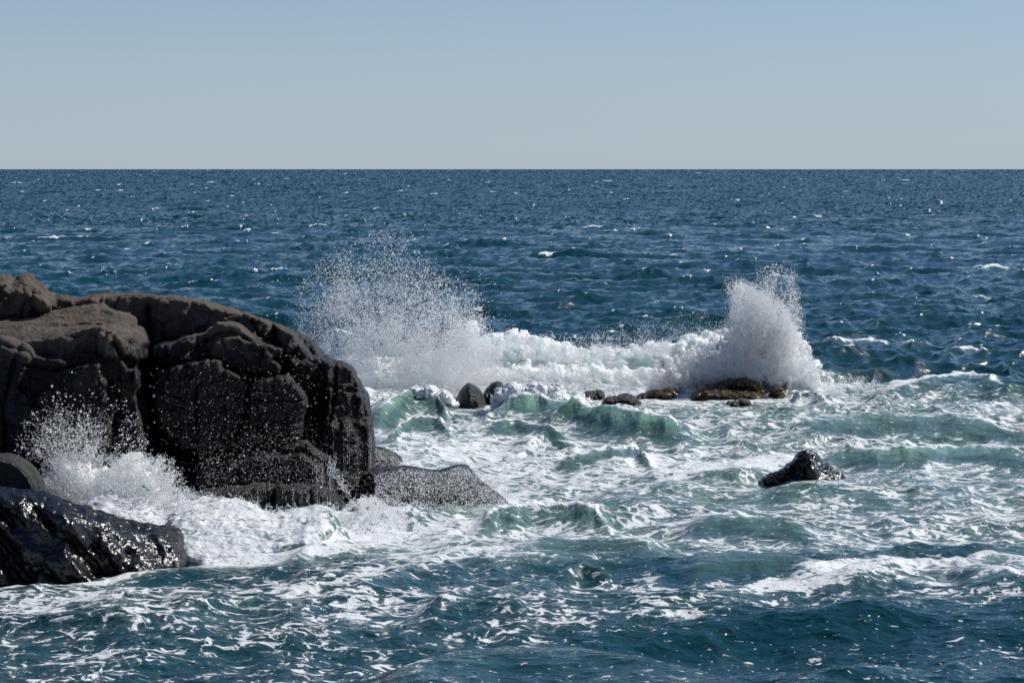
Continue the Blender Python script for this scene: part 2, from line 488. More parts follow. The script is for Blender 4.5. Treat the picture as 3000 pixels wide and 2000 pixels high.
#POOLS
pool([(960, 1095), (1700, 1090), (2300, 1085), (2700, 1120), (2960, 1150), (4000, 1200), (4000, 1480), (2400, 1520), (1900, 1490), (1500, 1560), (1000, 1600), (400, 1600), (300, 1400), (960, 1300)], 40, 0.475, 0.55)
pool([(960, 1100), (2000, 1090), (2430, 1085), (2600, 1140), (2300, 1190), (1900, 1200), (1000, 1190)], 22, 0.60, 0.6)
pool([(1050, 1250), (1500, 1240), (1900, 1290), (1950, 1420), (1500, 1480), (1080, 1470)], 40, 0.57, 0.5)
pool([(1880, 1330), (2250, 1330), (2420, 1300), (2520, 1330), (2480, 1420), (2250, 1400), (1900, 1440)], 26, 0.66, 0.6)
pool([(250, 1450), (700, 1430), (1050, 1470), (1250, 1500), (1150, 1600), (900, 1640), (500, 1660), (330, 1700), (-950, 1760), (-950, 1700), (300, 1680)], 26, 0.70, 0.7)
pool([(1000, 1480), (1700, 1480), (1900, 1520), (1900, 1600), (1500, 1680), (1000, 1640)], 36, 0.52, 0.5)
pool([(1700, 1480), (4000, 1400), (4000, 1600), (2400, 1640), (1700, 1660)], 40, 0.475, 0.28)
pool([(-950, 1720), (500, 1680), (1100, 1600), (1500, 1680), (1900, 1660), (2100, 1760), (1700, 1860), (1000, 1900), (500, 1900), (-950, 1960)], 40, 0.435, 0.05)
pool([(-950, 1735), (300, 1720), (620, 1740), (900, 1700), (1250, 1640), (1400, 1690), (900, 1780), (500, 1800), (-950, 1830)], 22, 0.54, 0.05)
pool([(2380, 1660), (2730, 1640), (4000, 1680), (4000, 1740), (2700, 1730), (2300, 1745), (2000, 1770), (2200, 1710)], 20, 0.66, 0.1)
pool([(1500, 1740), (2300, 1680), (4000, 1700), (4000, 1790), (2400, 1800), (1900, 1850), (1500, 1850)], 36, 0.42, 0.05)
pool([(-950, 1850), (900, 1830), (1400, 1850), (1200, 2020), (-950, 2020)], 40, 0.395, 0.0)
pool([(1200, 1870), (4000, 1780), (4000, 2100), (1100, 2100)], 40, 0.275, 0.0)
apply_ridges()
# a scatter of far whitecaps where crests are squeezed together
zone = fbm(RX / 60.0, RY / 90.0, np.zeros_like(RX), 3, 90)
sq = 0.55 * dA + 0.55 * dC + 0.25 * dB
far_m = 1 - sstep(1090, 1160, GV)
cr = sq + 0.5 * zone
gc = np.random.default_rng(21)
def whitecap(r0, c0, hw, rows_, amp):
    x0 = RX[r0, c0]; px_m = Yr[r0] / FPX * 2.6
    dc = int(hw / px_m) + 2; dr = rows_ + 2
    ra, rb = max(r0 - dr, 0), min(r0 + dr + 1, NR); ca_, cb = max(c0 - dc, 0), min(c0 + dc + 1, NC)
    X = (RX[ra:rb, ca_:cb] - x0) / hw; R_ = (np.arange(ra, rb)[:, None] - r0 + gc.normal(0, 1.2) * X + 0.8 * np.sin(X * 5 + gc.uniform(0, 6))) / rows_
    hh = H[ra:rb, ca_:cb]; top = hh[dr if ra + dr == r0 else r0 - ra][None, :]
    top = np.maximum(top, hh.max(0, keepdims=True) - 0.02)
    q = 1.5 * amp * np.exp(-np.abs(X) ** 3 * 1.2 - R_ ** 2 - ((top - hh) / 0.05) ** 2) * (0.7 + 0.8 * vnoise(X * 3 + c0, R_ * 0.5 + r0, X * 0))
    FO[ra:rb, ca_:cb] = np.maximum(FO[ra:rb, ca_:cb], np.clip(q, 0, 1))
vr = voff + HZ
rows_ok = np.nonzero((vr > 498) & (vr < 1080))[0]
placed = 0
while placed < 520:
    r0 = int(gc.choice(rows_ok)); c0 = int(gc.integers(60, NC - 60))
    if gc.random() > 0.35 + 0.65 * np.exp(-(vr[r0] - 500) / 110): continue
    # settle on the nearest squeezed crest
    ra, rb = max(r0 - 12, 0), min(r0 + 12, NR); cc0 = max(c0 - 30, 0)
    k = np.unravel_index(np.argmax(cr[ra:rb, cc0:c0 + 30]), (rb - ra, min(c0 + 30, NC) - cc0))
    r0, c0 = ra + k[0], cc0 + k[1]
    if cr[r0, c0] < 1.1: continue
    wpx = gc.lognormal(math.log(8), 0.65)
    whitecap(r0, c0, max(wpx * Yr[r0] / FPX, 0.12), max(2, int(round(1.2 / dd[r0, 0]))), gc.uniform(0.55, 1.0)); placed += 1
for (u_, v_, w_, h_) in [(560, 568, 20, 3), (135, 709, 45, 4), (28, 706, 12, 5), (840, 795, 24, 6), (800, 795, 10, 3), (665, 566, 16, 3), (215, 597, 18, 3), (145, 597, 16, 3), (960, 655, 40, 3), (700, 635, 24, 4), (1880, 665, 22, 4), (2160, 578, 28, 3), (2315, 602, 16, 3), (1540, 700, 18, 4), (2340, 770, 30, 3), (2280, 728, 16, 4), (2890, 778, 40, 5), (1455, 525, 14, 3), (780, 535, 14, 3), (620, 585, 14, 3), (70, 543, 40, 3), (2060, 640, 16, 3), (2400, 642, 40, 3), (1160, 750, 20, 5), (1975, 755, 20, 4), (2850, 878, 30, 5), (2960, 960, 24, 4), (2500, 1010, 20, 4), (870, 703, 14, 3)]:
    r0 = int(np.argmin(np.abs(vr - v_))); c0 = int(np.argmin(np.abs(uu - u_)))
    ra, rb = max(r0 - 9, 0), min(r0 + 9, NR)
    k = np.unravel_index(np.argmax(cr[ra:rb, c0 - 8:c0 + 8]), (rb - ra, 16)); r0, c0 = ra + k[0], c0 - 8 + k[1]
    whitecap(r0, c0, w_ * Yr[r0] / FPX, h_, 1.0)
# surface lumps where the water is thick with foam
wet = sstep(0.35, 0.9, FO) * (1 - sstep(0.2, 0.5, dd))
lump = fbm(RX * 1.6, RY * 1.3, np.zeros_like(RX) + 5.5, 4, 95, 0.55)
H = H + wet * (0.11 * np.maximum(lump, -0.3)) + sstep(0.3, 0.9, AE) * 0.06 * fbm(RX * 0.9, RY * 0.7, np.zeros_like(RX), 3, 99)
print('sea fields', time.time() - T0, H.std(), FO.mean())

rf = sstep(-14, 14, sdist(GU, GV, [(1690, 1135), (2000, 1120), (2330, 1110), (2330, 1195), (1980, 1200), (1800, 1195), (1690, 1180)]))
H = H * (1 - 0.75 * rf) - 0.04 * rf
rf = sstep(-10, 10, sdist(GU, GV, [(1310, 1150), (1480, 1150), (1440, 1205), (1310, 1205)]))
H = H * (1 - 0.75 * rf) - 0.12 * rf
def sea_height(x, y):
    """height of the finished sea surface at a place (nearest sheet row and column)"""
    r = np.interp(CAM_H * FPX / np.asarray(y, float), voff[::-1], np.arange(NR)[::-1])
    c = np.interp(np.asarray(x, float) / np.asarray(y, float), tanx, np.arange(NC))
    return H[np.clip(np.round(r).astype(int), 0, NR - 1), np.clip(np.round(c).astype(int), 0, NC - 1)]

# true local slope of the waves, which the far rows of the sheet are too coarse to carry
slx = aA * sxA + aC * sxC; sly = (aA * syA + aC * syC) * 1.35
wfar = sstep(0.35, 2.2, dd)
sly = np.where(sly > 0, sly, sly * (1 - 1.7 * wfar))       # only facets turned to the shore are seen at a grazing angle
WN = np.stack([-slx, -sly, np.ones_like(slx)], -1)
WN /= np.linalg.norm(WN, axis=-1, keepdims=True)
SV = np.stack([RX + DX, RY + DY, H], -1).reshape(-1, 3)
ii = np.arange(NR * NC, dtype=np.int32).reshape(NR, NC)
SF = np.stack([ii[:-1, :-1], ii[:-1, 1:], ii[1:, 1:], ii[1:, :-1]], -1).reshape(-1, 4)
rough = 0.04 + 0.18 * sstep(0.4, 6.0, dd)

m_sea, t = new_mat('sea_water')
out = t.n('ShaderNodeOutputMaterial')
rest = t.attr('rest', 'Vector')
foamA = t.attr('foam'); aer = t.attr('air'); rgh = t.attr('rough')
# lacy foam: warped cells and shreds
wv = t.n('ShaderNodeTexNoise', inp={'Vector': rest, 'Scale': 0.9, 'Detail': 3.0, 'Roughness': 0.55})
wv2 = t.n('ShaderNodeVectorMath', operation='MULTIPLY_ADD', inp={0: wv.outputs['Color'], 1: (1.0, 1.0, 0.0), 2: rest}).outputs[0]
wv2 = t.mapping(wv2, (0.80, 1.05, 1.0))
n1 = t.noise(wv2, 2.9, 8, 0.62, 0.6)
n2 = t.noise(wv2, 5.0, 4, 0.6, 0.3)
r2 = t.math('SUBTRACT', 1.0, t.math('MULTIPLY', t.math('ABSOLUTE', t.math('SUBTRACT', n2, 0.5)), 4.5))
n3 = t.noise(rest, 0.42, 4, 0.55, 0.4)
vor = t.n('ShaderNodeTexVoronoi', feature='DISTANCE_TO_EDGE', inp={'Vector': wv2, 'Scale': 4.2})
ve = t.mapr(vor.outputs['Distance'], 0.0, 0.22, 1.0, 0.0)
pat = t.math('ADD', t.math('MULTIPLY', n1, 1.25), t.math('MULTIPLY', r2, 0.16))
pat = t.math('ADD', pat, t.math('MULTIPLY', ve, 0.14))
pat = t.math('ADD', pat, t.math('MULTIPLY', n3, 0.55))        # mean about 1.1
thr = t.mapr(foamA, 0.0, 1.0, 1.58, 0.60, smooth=False)
fm = t.mapr(t.math('SUBTRACT', pat, thr), -0.015, 0.05)
fm = t.math('MULTIPLY', fm, t.mapr(foamA, 0.02, 0.12))
film = t.math('MULTIPLY', t.mapr(t.math('SUBTRACT', pat, thr), -0.30, 0.05), t.mapr(t.noise(wv2, 5.5, 5, 0.65, 0.5), 0.36, 0.62))
film = t.math('MULTIPLY', film, t.mapr(foamA, 0.30, 0.7, 0.0, 0.36))
fm = t.math('MAXIMUM', fm, film)
fl = t.noise(t.mapping(wv2, (0.8, 1.0, 1.0)), 9.0, 3, 0.55, 0.3)
fl = t.math('MULTIPLY', t.mapr(fl, 0.655, 0.69), t.mapr(t.math('MULTIPLY', foamA, n3), 0.03, 0.11))
fm = t.math('MAXIMUM', fm, fl)
thin = t.mapr(t.math('SUBTRACT', pat, thr), -0.30, 0.05)
thin = t.math('MULTIPLY', thin, t.mapr(foamA, 0.05, 0.3))
body = t.mix(aer, (0.0012, 0.039, 0.050, 1), (0.125, 0.210, 0.175, 1))
body = t.mix(t.mapr(aer, 0.72, 1.0), body, (0.16, 0.30, 0.22, 1))  # palest green on wave faces paints in light shining through the crest
body = t.mix(t.math('MULTIPLY', t.math('MULTIPLY', thin, 0.35), t.mapr(aer, 0.0, 0.4, 0.15, 1.0)), body, (0.30, 0.42, 0.40, 1))
# ripples
mp = t.mapping(rest, (1.0, 1.25, 1.0))
rp = t.noise(mp, 5.5, 4, 0.6, 0.4)
rp2 = t.noise(mp, 1.6, 3, 0.5, 0.3)
bh = t.math('ADD', t.math('MULTIPLY', rp, 0.05), t.math('MULTIPLY', rp2, 0.14))
geo = t.n('ShaderNodeNewGeometry')
nmix = t.n('ShaderNodeMix', data_type='VECTOR', inp={0: t.attr('far'), 4: geo.outputs['Normal'], 5: t.attr('wave_normal', 'Vector')})
nn = t.n('ShaderNodeVectorMath', operation='NORMALIZE', inp={0: nmix.outputs[1]})
b1 = t.n('ShaderNodeBump', inp={'Strength': 0.75, 'Distance': 1.0, 'Height': bh, 'Normal': nn.outputs[0]})
water = t.n('ShaderNodeBsdfPrincipled', inp={'Base Color': body, 'Roughness': rgh, 'IOR': 1.333, 'Normal': b1.outputs[0]})
fh = t.math('ADD', t.math('MULTIPLY', fm, 0.05), t.math('MULTIPLY', t.noise(rest, 7.0, 5, 0.65), 0.07))
b2 = t.n('ShaderNodeBump', inp={'Strength': 0.8, 'Distance': 1.0, 'Height': fh})
foamb = t.n('ShaderNodeBsdfPrincipled', inp={'Base Color': (0.73, 0.755, 0.765, 1), 'Roughness': 0.55, 'Normal': b2.outputs[0]})
mixs = t.n('ShaderNodeMixShader', inp={0: fm, 1: water.outputs[0], 2: foamb.outputs[0]})
t.t.links.new(mixs.outputs[0], out.inputs[0])
sea = make_mesh('sea', SV, SF, m_sea, attrs={
    'foam': ('FLOAT', FO.ravel()), 'air': ('FLOAT', AE.ravel()), 'rough': ('FLOAT', rough.ravel()),
    'far': ('FLOAT', wfar.ravel()), 'wave_normal': ('FLOAT_VECTOR', WN.reshape(-1, 3)),
    'rest': ('FLOAT_VECTOR', np.stack([RX, RY, 0 * RX], -1).reshape(-1, 3))})
tag(sea, kind='structure')
print('sea', time.time() - T0)
# ---------------------------------------------------------------- rocks
def rock_material(name, dry, wet, z_dry, z_soft, r_dry, r_wet, bump=0.5, scale=1.0, coat=0.0, spec=0.5):
    m, t = new_mat(name)
    out = t.n('ShaderNodeOutputMaterial')
    geo = t.n('ShaderNodeNewGeometry'); pos = geo.outputs['Position']
    sp = t.n('ShaderNodeSeparateXYZ', inp={0: pos})
    nz = t.noise(pos, 0.55 * scale, 4, 0.6, 0.5)
    hz = t.math('ADD', sp.outputs[2], t.math('MULTIPLY', t.math('SUBTRACT', nz, 0.5), 2.2))
    dryness = t.mapr(hz, z_dry - z_soft, z_dry + z_soft)
    big = t.noise(pos, 1.3 * scale, 6, 0.65, 0.4)
    fine = t.noise(pos, 16.0 * scale, 5, 0.7)
    strat = t.noise(t.mapping(pos, (0.6 * scale, 1.2 * scale, 4.5 * scale), (0.12, 0.05, 0.3)), 1.0, 5, 0.62, 0.6)
    colr = t.mix(dryness, wet, dry)
    val = t.math('MULTIPLY', t.mapr(big, 0.25, 0.75, 0.55, 1.35), t.mapr(fine, 0.2, 0.8, 0.65, 1.3))
    hs = t.n('ShaderNodeHueSaturation', inp={'Color': colr, 'Value': val})
    rough = t.mapr(dryness, 0, 1, r_wet, r_dry)
    rough = t.math('ADD', rough, t.math('MULTIPLY', t.math('SUBTRACT', big, 0.5), 0.3))
    pits = t.n('ShaderNodeTexVoronoi', inp={'Vector': pos, 'Scale': 9.0 * scale})
    h = t.math('ADD', t.math('MULTIPLY', strat, 0.07 / scale), t.math('MULTIPLY', fine, 0.035 / scale))
    h = t.math('ADD', h, t.math('MULTIPLY', t.noise(pos, 5.0 * scale, 5, 0.6), 0.08 / scale))
    h = t.math('ADD', h, t.math('MULTIPLY', pits.outputs['Distance'], 0.03 / scale))
    b = t.n('ShaderNodeBump', inp={'Strength': bump, 'Distance': 2.0, 'Height': h})
    bs = t.n('ShaderNodeBsdfPrincipled', inp={'Base Color': hs.outputs[0], 'Roughness': rough, 'Normal': b.outputs[0], 'Specular IOR Level': spec})
    t.t.links.new(bs.outputs[0], out.inputs[0])
    return m

m_rock = rock_material('dark_rock', (0.108, 0.088, 0.071, 1), (0.016, 0.0158, 0.0165, 1), 3.8, 0.45, 0.95, 0.45, 0.7, 1.2, spec=0.25)  # lower tone: wet stone, with the shade of the faces also painted in
m_wet, t = new_mat('wet_black_rock')
out = t.n('ShaderNodeOutputMaterial'); geo = t.n('ShaderNodeNewGeometry'); pos = geo.outputs['Position']
v1 = t.n('ShaderNodeTexVoronoi', inp={'Vector': pos, 'Scale': 7.0}); v2 = t.n('ShaderNodeTexVoronoi', inp={'Vector': pos, 'Scale': 15.0})
hh_ = t.math('ADD', t.math('MULTIPLY', t.noise(pos, 3.2, 3, 0.55, 0.8), 0.15), t.math('MULTIPLY', t.noise(pos, 8.0, 3, 0.6, 0.5), 0.05))
hh_ = t.math('ADD', hh_, t.math('MULTIPLY', v1.outputs['Distance'], 0.010)); hh_ = t.math('ADD', hh_, t.math('MULTIPLY', v2.outputs['Distance'], 0.008))
bw = t.n('ShaderNodeBump', inp={'Strength': 0.45, 'Distance': 1.0, 'Height': hh_})
cw_ = t.mix(t.noise(pos, 2.5, 4, 0.6), (0.003, 0.003, 0.0035, 1), (0.012, 0.011, 0.010, 1))
rw = t.mapr(t.noise(pos, 4.0, 3, 0.6), 0.3, 0.7, 0.18, 0.32)
bs = t.n('ShaderNodeBsdfPrincipled', inp={'Base Color': cw_, 'Roughness': rw, 'Normal': bw.outputs[0], 'Specular IOR Level': 0.5})
t.t.links.new(bs.outputs[0], out.inputs[0])
m_damp = rock_material('damp_dark_rock', (0.030, 0.028, 0.027, 1), (0.016, 0.0155, 0.016, 1), 1.2, 0.5, 0.6, 0.32, 0.9, 1.3, spec=0.4)
m_reef = rock_material('reef_rock', (0.030, 0.020, 0.014, 1), (0.020, 0.014, 0.010, 1), 0.6, 0.5, 0.5, 0.35, 0.9, 1.5, spec=0.4)

def roughen(v, f, amp, scale, seed=0, ridge=0.0, strata=0.0, smooth=1):
    v = laplacian(v, f, smooth)
    n = vert_normals(v, f)
    x, y, z = v[:, 0] * scale, v[:, 1] * scale, v[:, 2] * scale
    d = amp * fbm(x, y, z, 6, seed, 0.55)
    if ridge: d = d + ridge * ridged(x * 0.8, y * 0.8, z * 0.8, 5, seed + 20, 0.55)
    if strata:
        ww = fbm(x * 0.5, y * 0.5, z * 0.5, 3, seed + 30)
        d = d + strata * vnoise(x * 0.6 + 2 * ww, y * 0.8, (z + 0.28 * x) * 3.2 + 2.5 * ww, seed + 40)
    return (v + n * d[:, None]).astype(np.float32)

# ---- the great outcrop
R = Relief(-260, 1130, 760, 1600, 2.0, 7.0, 34.0, 1); R.bs = 0.42
R.block([(-300, 870), (100, 895), (175, 868), (235, 872), (300, 863), (400, 861), (520, 870), (600, 883), (700, 914), (780, 938), (850, 966), (920, 1000), (958, 1050), (1000, 1060), (1035, 1082), (1060, 1122), (1080, 1160), (1088, 1230), (1094, 1300), (1097, 1480), (1097, 1700), (-300, 1700)],
        60.7, 34, 1.0, dv=-0.0012, c=(600, 1150), power=2.2)
# slabs of the seaward shoulder, leaning back one behind the other
R.block([(715, 915), (790, 940), (812, 985), (826, 1030), (845, 1110), (900, 1200), (920, 1480), (920, 1700), (680, 1700), (680, 1000)], 59.9, 26, 0.7, du=0.004, c=(760, 1050))
R.block([(800, 945), (850, 967), (892, 1020), (915, 1040), (960, 1042), (990, 1070), (1010, 1180), (1000, 1700), (890, 1700), (880, 1150), (840, 1060), (820, 1010)], 59.55, 26, 0.7, du=0.0045, c=(900, 1100))
R.block([(945, 1055), (1000, 1061), (1033, 1083), (1058, 1122), (1078, 1160), (1086, 1230), (1092, 1300), (1095, 1480), (1095, 1700), (940, 1700), (935, 1300), (955, 1180)], 59.15, 30, 0.9, du=0.006, c=(1010, 1250),
        fn=lambda u, v: 0.16 * vnoise(u / 15 + 0.8 * vnoise(u / 40, v / 60, u * 0 + 1.5, 5), v / 130, u * 0 + 4.4, 3) + 0.10 * vnoise(u / 22, v / 30, u * 0 + 1.1, 6))
R.block([(960, 1230), (1015, 1215), (1045, 1260), (1050, 1330), (1035, 1700), (950, 1700)], 58.8, 22, 0.35, du=0.004, c=(1000, 1350), fn=lambda u, v: 0.1 * vnoise(u / 12, v / 140, u * 0 + 4.4, 4))
# plateau block on the left: sunlit top and shaded front
R.block([(-300, 985), (0, 945), (60, 935), (120, 921), (190, 903), (250, 897), (305, 897), (330, 913), (380, 922), (402, 926), (405, 950), (428, 958), (433, 972), (428, 1045), (408, 1062), (402, 1100), (430, 1180), (445, 1300), (455, 1500), (455, 1700), (-300, 1700)],
        57.15, 9, 0.35, fn=lambda u, v: np.maximum(0, 1003 - v) * 0.031 + np.clip(u - 330, 0, 90) * 0.013 + 0.10 * vnoise(u / 90, v / 9, u * 0 + 2.2, 8) * (v < 1000))
R.block([(-300, 1000), (0, 987), (60, 1003), (130, 996), (190, 978), (240, 962), (300, 960), (330, 972), (322, 1000), (345, 1045), (370, 1075), (410, 1090), (395, 1140), (425, 1300), (440, 1500), (440, 1700), (-300, 1700)], 56.9, 8, 0.25, dv=0.0004, c=(200, 1150))
R.block([(-300, 1010), (0, 992), (25, 996), (72, 1006), (105, 1036), (150, 1045), (196, 1052), (200, 1066), (290, 1052), (300, 1075), (330, 1180), (300, 1700), (-300, 1700)], 56.35, 26, 0.6, dv=0.0, c=(100, 1200))
R.block([(330, 985), (350, 978), (400, 985), (425, 1000), (420, 1045), (395, 1060), (365, 1050), (345, 1020)], 56.9, 20, 0.25, du=0.011, c=(350, 1020))
# overhanging block of the middle
R.block([(485, 1004), (520, 998), (540, 988), (560, 984), (600, 972), (640, 945), (665, 946), (700, 952), (730, 977), (765, 996), (800, 1012), (828, 1019), (824, 1032), (808, 1042), (800, 1050), (812, 1062), (820, 1078), (816, 1092), (798, 1098), (768, 1096), (700, 1090), (645, 1062), (600, 1050), (570, 1058), (520, 1072), (470, 1064), (446, 1020)],
        58.6, 20, 0.5, du=-0.001, dv=-0.0006, c=(640, 1020))
R.block([(640, 990), (690, 985), (745, 1000), (790, 1030), (800, 1052), (780, 1092), (700, 1088), (650, 1058), (610, 1040)], 58.35, 18, 0.3, dv=-0.0004, c=(700, 1040))
# the round block under it and its neighbours
R.block([(470, 1080), (520, 1068), (578, 1058), (620, 1054), (644, 1058), (660, 1079), (700, 1099), (730, 1115), (735, 1130), (724, 1170), (716, 1214), (690, 1262), (640, 1312), (600, 1327), (560, 1312), (500, 1290), (462, 1240), (446, 1150)], 57.9, 24, 0.5, dv=-0.0004, c=(590, 1190))
R.block([(735, 1126), (745, 1108), (790, 1101), (850, 1103), (868, 1125), (889, 1146), (895, 1170), (893, 1195), (889, 1266), (880, 1284), (800, 1275), (722, 1215)], 57.9, 24, 0.6, dv=-0.001, c=(810, 1180))
R.block([(722, 1212), (800, 1204), (885, 1275), (800, 1302), (700, 1322), (640, 1316)], 58.25, 18, 0.5)
# stepped foot
R.block([(560, 1400), (600, 1352), (700, 1327), (800, 1316), (868, 1287), (900, 1284), (920, 1308), (945, 1330), (976, 1350), (985, 1382), (975, 1410), (990, 1500), (990, 1700), (540, 1700)], 57.35, 30, 0.9, dv=-0.0012, c=(780, 1380))
R.block([(600, 1380), (740, 1340), (880, 1330), (945, 1370), (955, 1440), (950, 1700), (580, 1700)], 57.0, 18, 0.3, c=(760, 1400))
# cracks
R.crack([(437, 905), (440, 1010), (434, 1060), (434, 1100), (448, 1200), (468, 1310), (510, 1400), (530, 1480)], 9, 1.4)
R.crack([(578, 1130), (574, 1220), (578, 1330), (570, 1420)], 4, 0.35)
R.crack([(455, 1194), (520, 1196), (556, 1194)], 3, 0.22); R.crack([(470, 1274), (520, 1278), (575, 1290)], 3, 0.25)
R.crack([(560, 1330), (640, 1326), (720, 1318), (800, 1322), (900, 1325)], 5, 0.4)
R.crack([(738, 1130), (728, 1180), (716, 1230), (690, 1275), (640, 1318)], 5, 0.5)
R.crack([(798, 1100), (800, 1140), (780, 1165)], 3, 0.22); R.crack([(745, 1170), (800, 1174), (890, 1172)], 3, 0.2)
R.crack([(735, 1000), (700, 980), (650, 975), (600, 1000), (560, 1030)], 3, 0.2)
R.crack([(60, 1010), (30, 1100), (10, 1200), (15, 1330)], 4, 0.3); R.crack([(60, 1065), (140, 1080), (230, 1070), (300, 1062)], 3, 0.25)
R.crack([(960, 1125), (1010, 1140), (1060, 1150), (1090, 1165)], 4, 0.3); R.crack([(980, 1040), (985, 1130), (965, 1240)], 4, 0.3)
R.crack([(1000, 1298), (1040, 1300)], 3, 0.25); R.crack([(735, 925), (760, 985), (800, 1005)], 4, 0.3)
R.crack([(910, 1000), (955, 1050)], 5, 0.3); R.crack([(560, 1395), (700, 1375), (850, 1372)], 3, 0.15)
R.crack([(130, 960), (250, 948), (330, 955), (410, 962)], 2.5, 0.12); R.crack([(0, 970), (100, 965), (200, 955)], 2, 0.08); R.crack([(180, 930), (300, 918), (400, 945)], 2.5, 0.12)
mk = 1 - 0.75 * sstep(-8, 8, sdist(R.U, R.V, [(-300, 985), (0, 945), (190, 903), (305, 897), (400, 926), (428, 958), (330, 985), (240, 962), (130, 996), (0, 1000), (-300, 1010)]))
R.chip(95, 0.42, 1, 0.08, 0.03, 1.0, mk, 0.55); R.chip(44, 0.22, 2, 0.05, 0.04, 1.5, mk, 0.6); R.chip(18, 0.07, 3, 0.02, 0.06, 1.0, mk, 0.9)
v, f = R.mesh(54.8, 65.2, -1.0, 0.04, back=64.6)
v = laplacian(v, f, 1, 0.3); v = roughen(v, f, 0.035, 1.5, 1, 0.035, 0.05, 0)
outcrop = bpy.data.objects.new('rock_outcrop', None); COL.objects.link(outcrop); outcrop.location = (-8.5, 59.0, 0)
tag(outcrop, 'huge dark fractured rock outcrop with sunlit brown top at the left of the sea', 'rock outcrop')
def under(o, root):
    o.parent = root; o.matrix_parent_inverse = __import__('mathutils').Matrix.Translation(root.location).inverted()
    return o
under(make_mesh('main_mass', v, f, m_rock), outcrop)
print('outcrop', len(v), time.time() - T0)
# low ledge at its foot
G = Relief(480, 1080, 1380, 1640, 2.0, 7.0, 30.0, 5)
G.block([(545, 1442), (640, 1430), (700, 1418), (760, 1410), (806, 1414), (812, 1440), (815, 1700), (500, 1700), (520, 1470)], 55.7, 30, 1.2, dv=-0.002, c=(680, 1470))
G.block([(808, 1418), (830, 1417), (885, 1419), (930, 1423), (955, 1430), (985, 1446), (1015, 1480), (1030, 1510), (1042, 1530), (1050, 1700), (812, 1700)], 55.3, 26, 1.1, du=0.002, c=(900, 1470))
G.crack([(812, 1415), (814, 1540)], 3, 0.25); G.crack([(905, 1430), (930, 1540)], 3, 0.15)
G.chip(40, 0.14, 4); G.chip(16, 0.06, 5)
v, f = G.mesh(53.5, 60.0, -1.2, 0.04, back=59.0)
under(make_mesh('ledge', roughen(v, f, 0.07, 1.6, 31, 0.06), f, m_damp), outcrop)
# rough knob on top
K_ = Relief(-260, 230, 780, 980, 1.5, 7.0, 26.0, 9)
K_.block([(-300, 806), (-100, 818), (0, 811), (25, 808), (40, 817), (52, 818), (58, 808), (94, 806), (98, 822), (122, 842), (140, 857), (154, 862), (158, 874), (178, 896), (176, 908), (140, 922), (110, 934), (40, 952), (-300, 985)], 60.0, 44, 1.4, du=0.004, c=(60, 880), power=1.8)
K_.block([(96, 862), (110, 866), (135, 876), (148, 905), (125, 922), (110, 900)], 59.6, 14, 0.3, du=0.008, c=(120, 890))
K_.crack([(92, 862), (120, 866), (150, 895), (155, 912)], 3, 0.3); K_.crack([(85, 815), (95, 850), (92, 862)], 3, 0.2)
K_.chip(36, 0.22, 6, 0.05); K_.chip(14, 0.08, 7)
v, f = K_.mesh(58.3, 64.0, 3.0, 0.04, thick=2.2)
under(make_mesh('summit_knob', roughen(v, f, 0.10, 1.8, 41, 0.07), f, m_rock), outcrop)

def boulder(name, label, blocks, region, Y0, Y1, h, mat, amp, sc, seed, cracks=(), thick=2.0, zmin=-0.9, ridge=0.04, warp=4.0, wsc=28.0, strata=0.0, cat='rock', group=None, chips=((30, 0.10, 8), (13, 0.05, 9))):
    B = Relief(*region, 1.5, warp, wsc, seed)
    for b in blocks: B.block(*b[:4], **(b[4] if len(b) > 4 else {}))
    for c in cracks: B.crack(*c)
    for c in chips: B.chip(*c)
    v, f = B.mesh(Y0, Y1, zmin, h, thick=thick)
    v = roughen(v, f, amp, sc, seed, ridge, strata)
    if mat is m_wet: v = roughen(v, f, 0.018, 6.0, seed + 5, 0.012, 0.0, 0)
    c = np.array([v[:, 0].mean(), v[:, 1].mean(), 0.0])
    o = make_mesh(name, v - c, f, mat)
    o.location = c
    tag(o, label, cat, group=group)
    return o, B

# round boulder at the left edge
boulder('round_boulder', 'smooth rounded dark boulder at the left edge behind the wet black rock',
        [([(-120, 1322), (0, 1324), (25, 1325), (55, 1332), (85, 1348), (108, 1370), (124, 1400), (131, 1430), (134, 1520), (-120, 1520)], 52.9, 26, 0.9, {'power': 1.8}),
         ([(-120, 1330), (0, 1333), (35, 1342), (70, 1362), (95, 1392), (108, 1420), (113, 1520), (-120, 1520)], 52.5, 20, 0.5, {})],
        (-120, 150, 1300, 1520), 51.5, 56.0, 0.03, m_damp, 0.02, 1.5, 51, thick=2.0, ridge=0.0, warp=2.0, chips=())
# wet black rock in front
boulder('wet_rock', 'wet black glistening rock sloping into the water at the lower left corner',
        [([(-250, 1428), (0, 1430), (60, 1437), (128, 1442), (165, 1458), (200, 1473), (240, 1488), (262, 1484), (272, 1496), (330, 1505), (352, 1518), (400, 1532), (430, 1536), (500, 1540), (530, 1544), (548, 1568), (556, 1588), (548, 1606), (560, 1650), (560, 1800), (-250, 1800)], 47.5, 46, 1.1,
          {'fn': lambda u, v: np.clip(u - 190, 0, 450) * 0.0078 - (v - 1600) * (0.0026 + 0.0062 * sstep(230, 400, u - 0.6 * (v - 1560))) + 0.42 * vnoise((u + 0.75 * (1600 - v)) / 62, v / 150 + u / 600, u * 0 + 3.1, 9) + 0.22 * vnoise((u + 0.8 * (1600 - v)) / 28, v / 80, u * 0 + 1.7, 10), 'power': 1.7})],
        (-250, 580, 1400, 1760), 44.5, 53.5, 0.03, m_wet, 0.05, 2.2, 61, thick=2.6, ridge=0.05, warp=7.0, wsc=22.0, chips=((70, 0.16, 10), (26, 0.05, 11)))
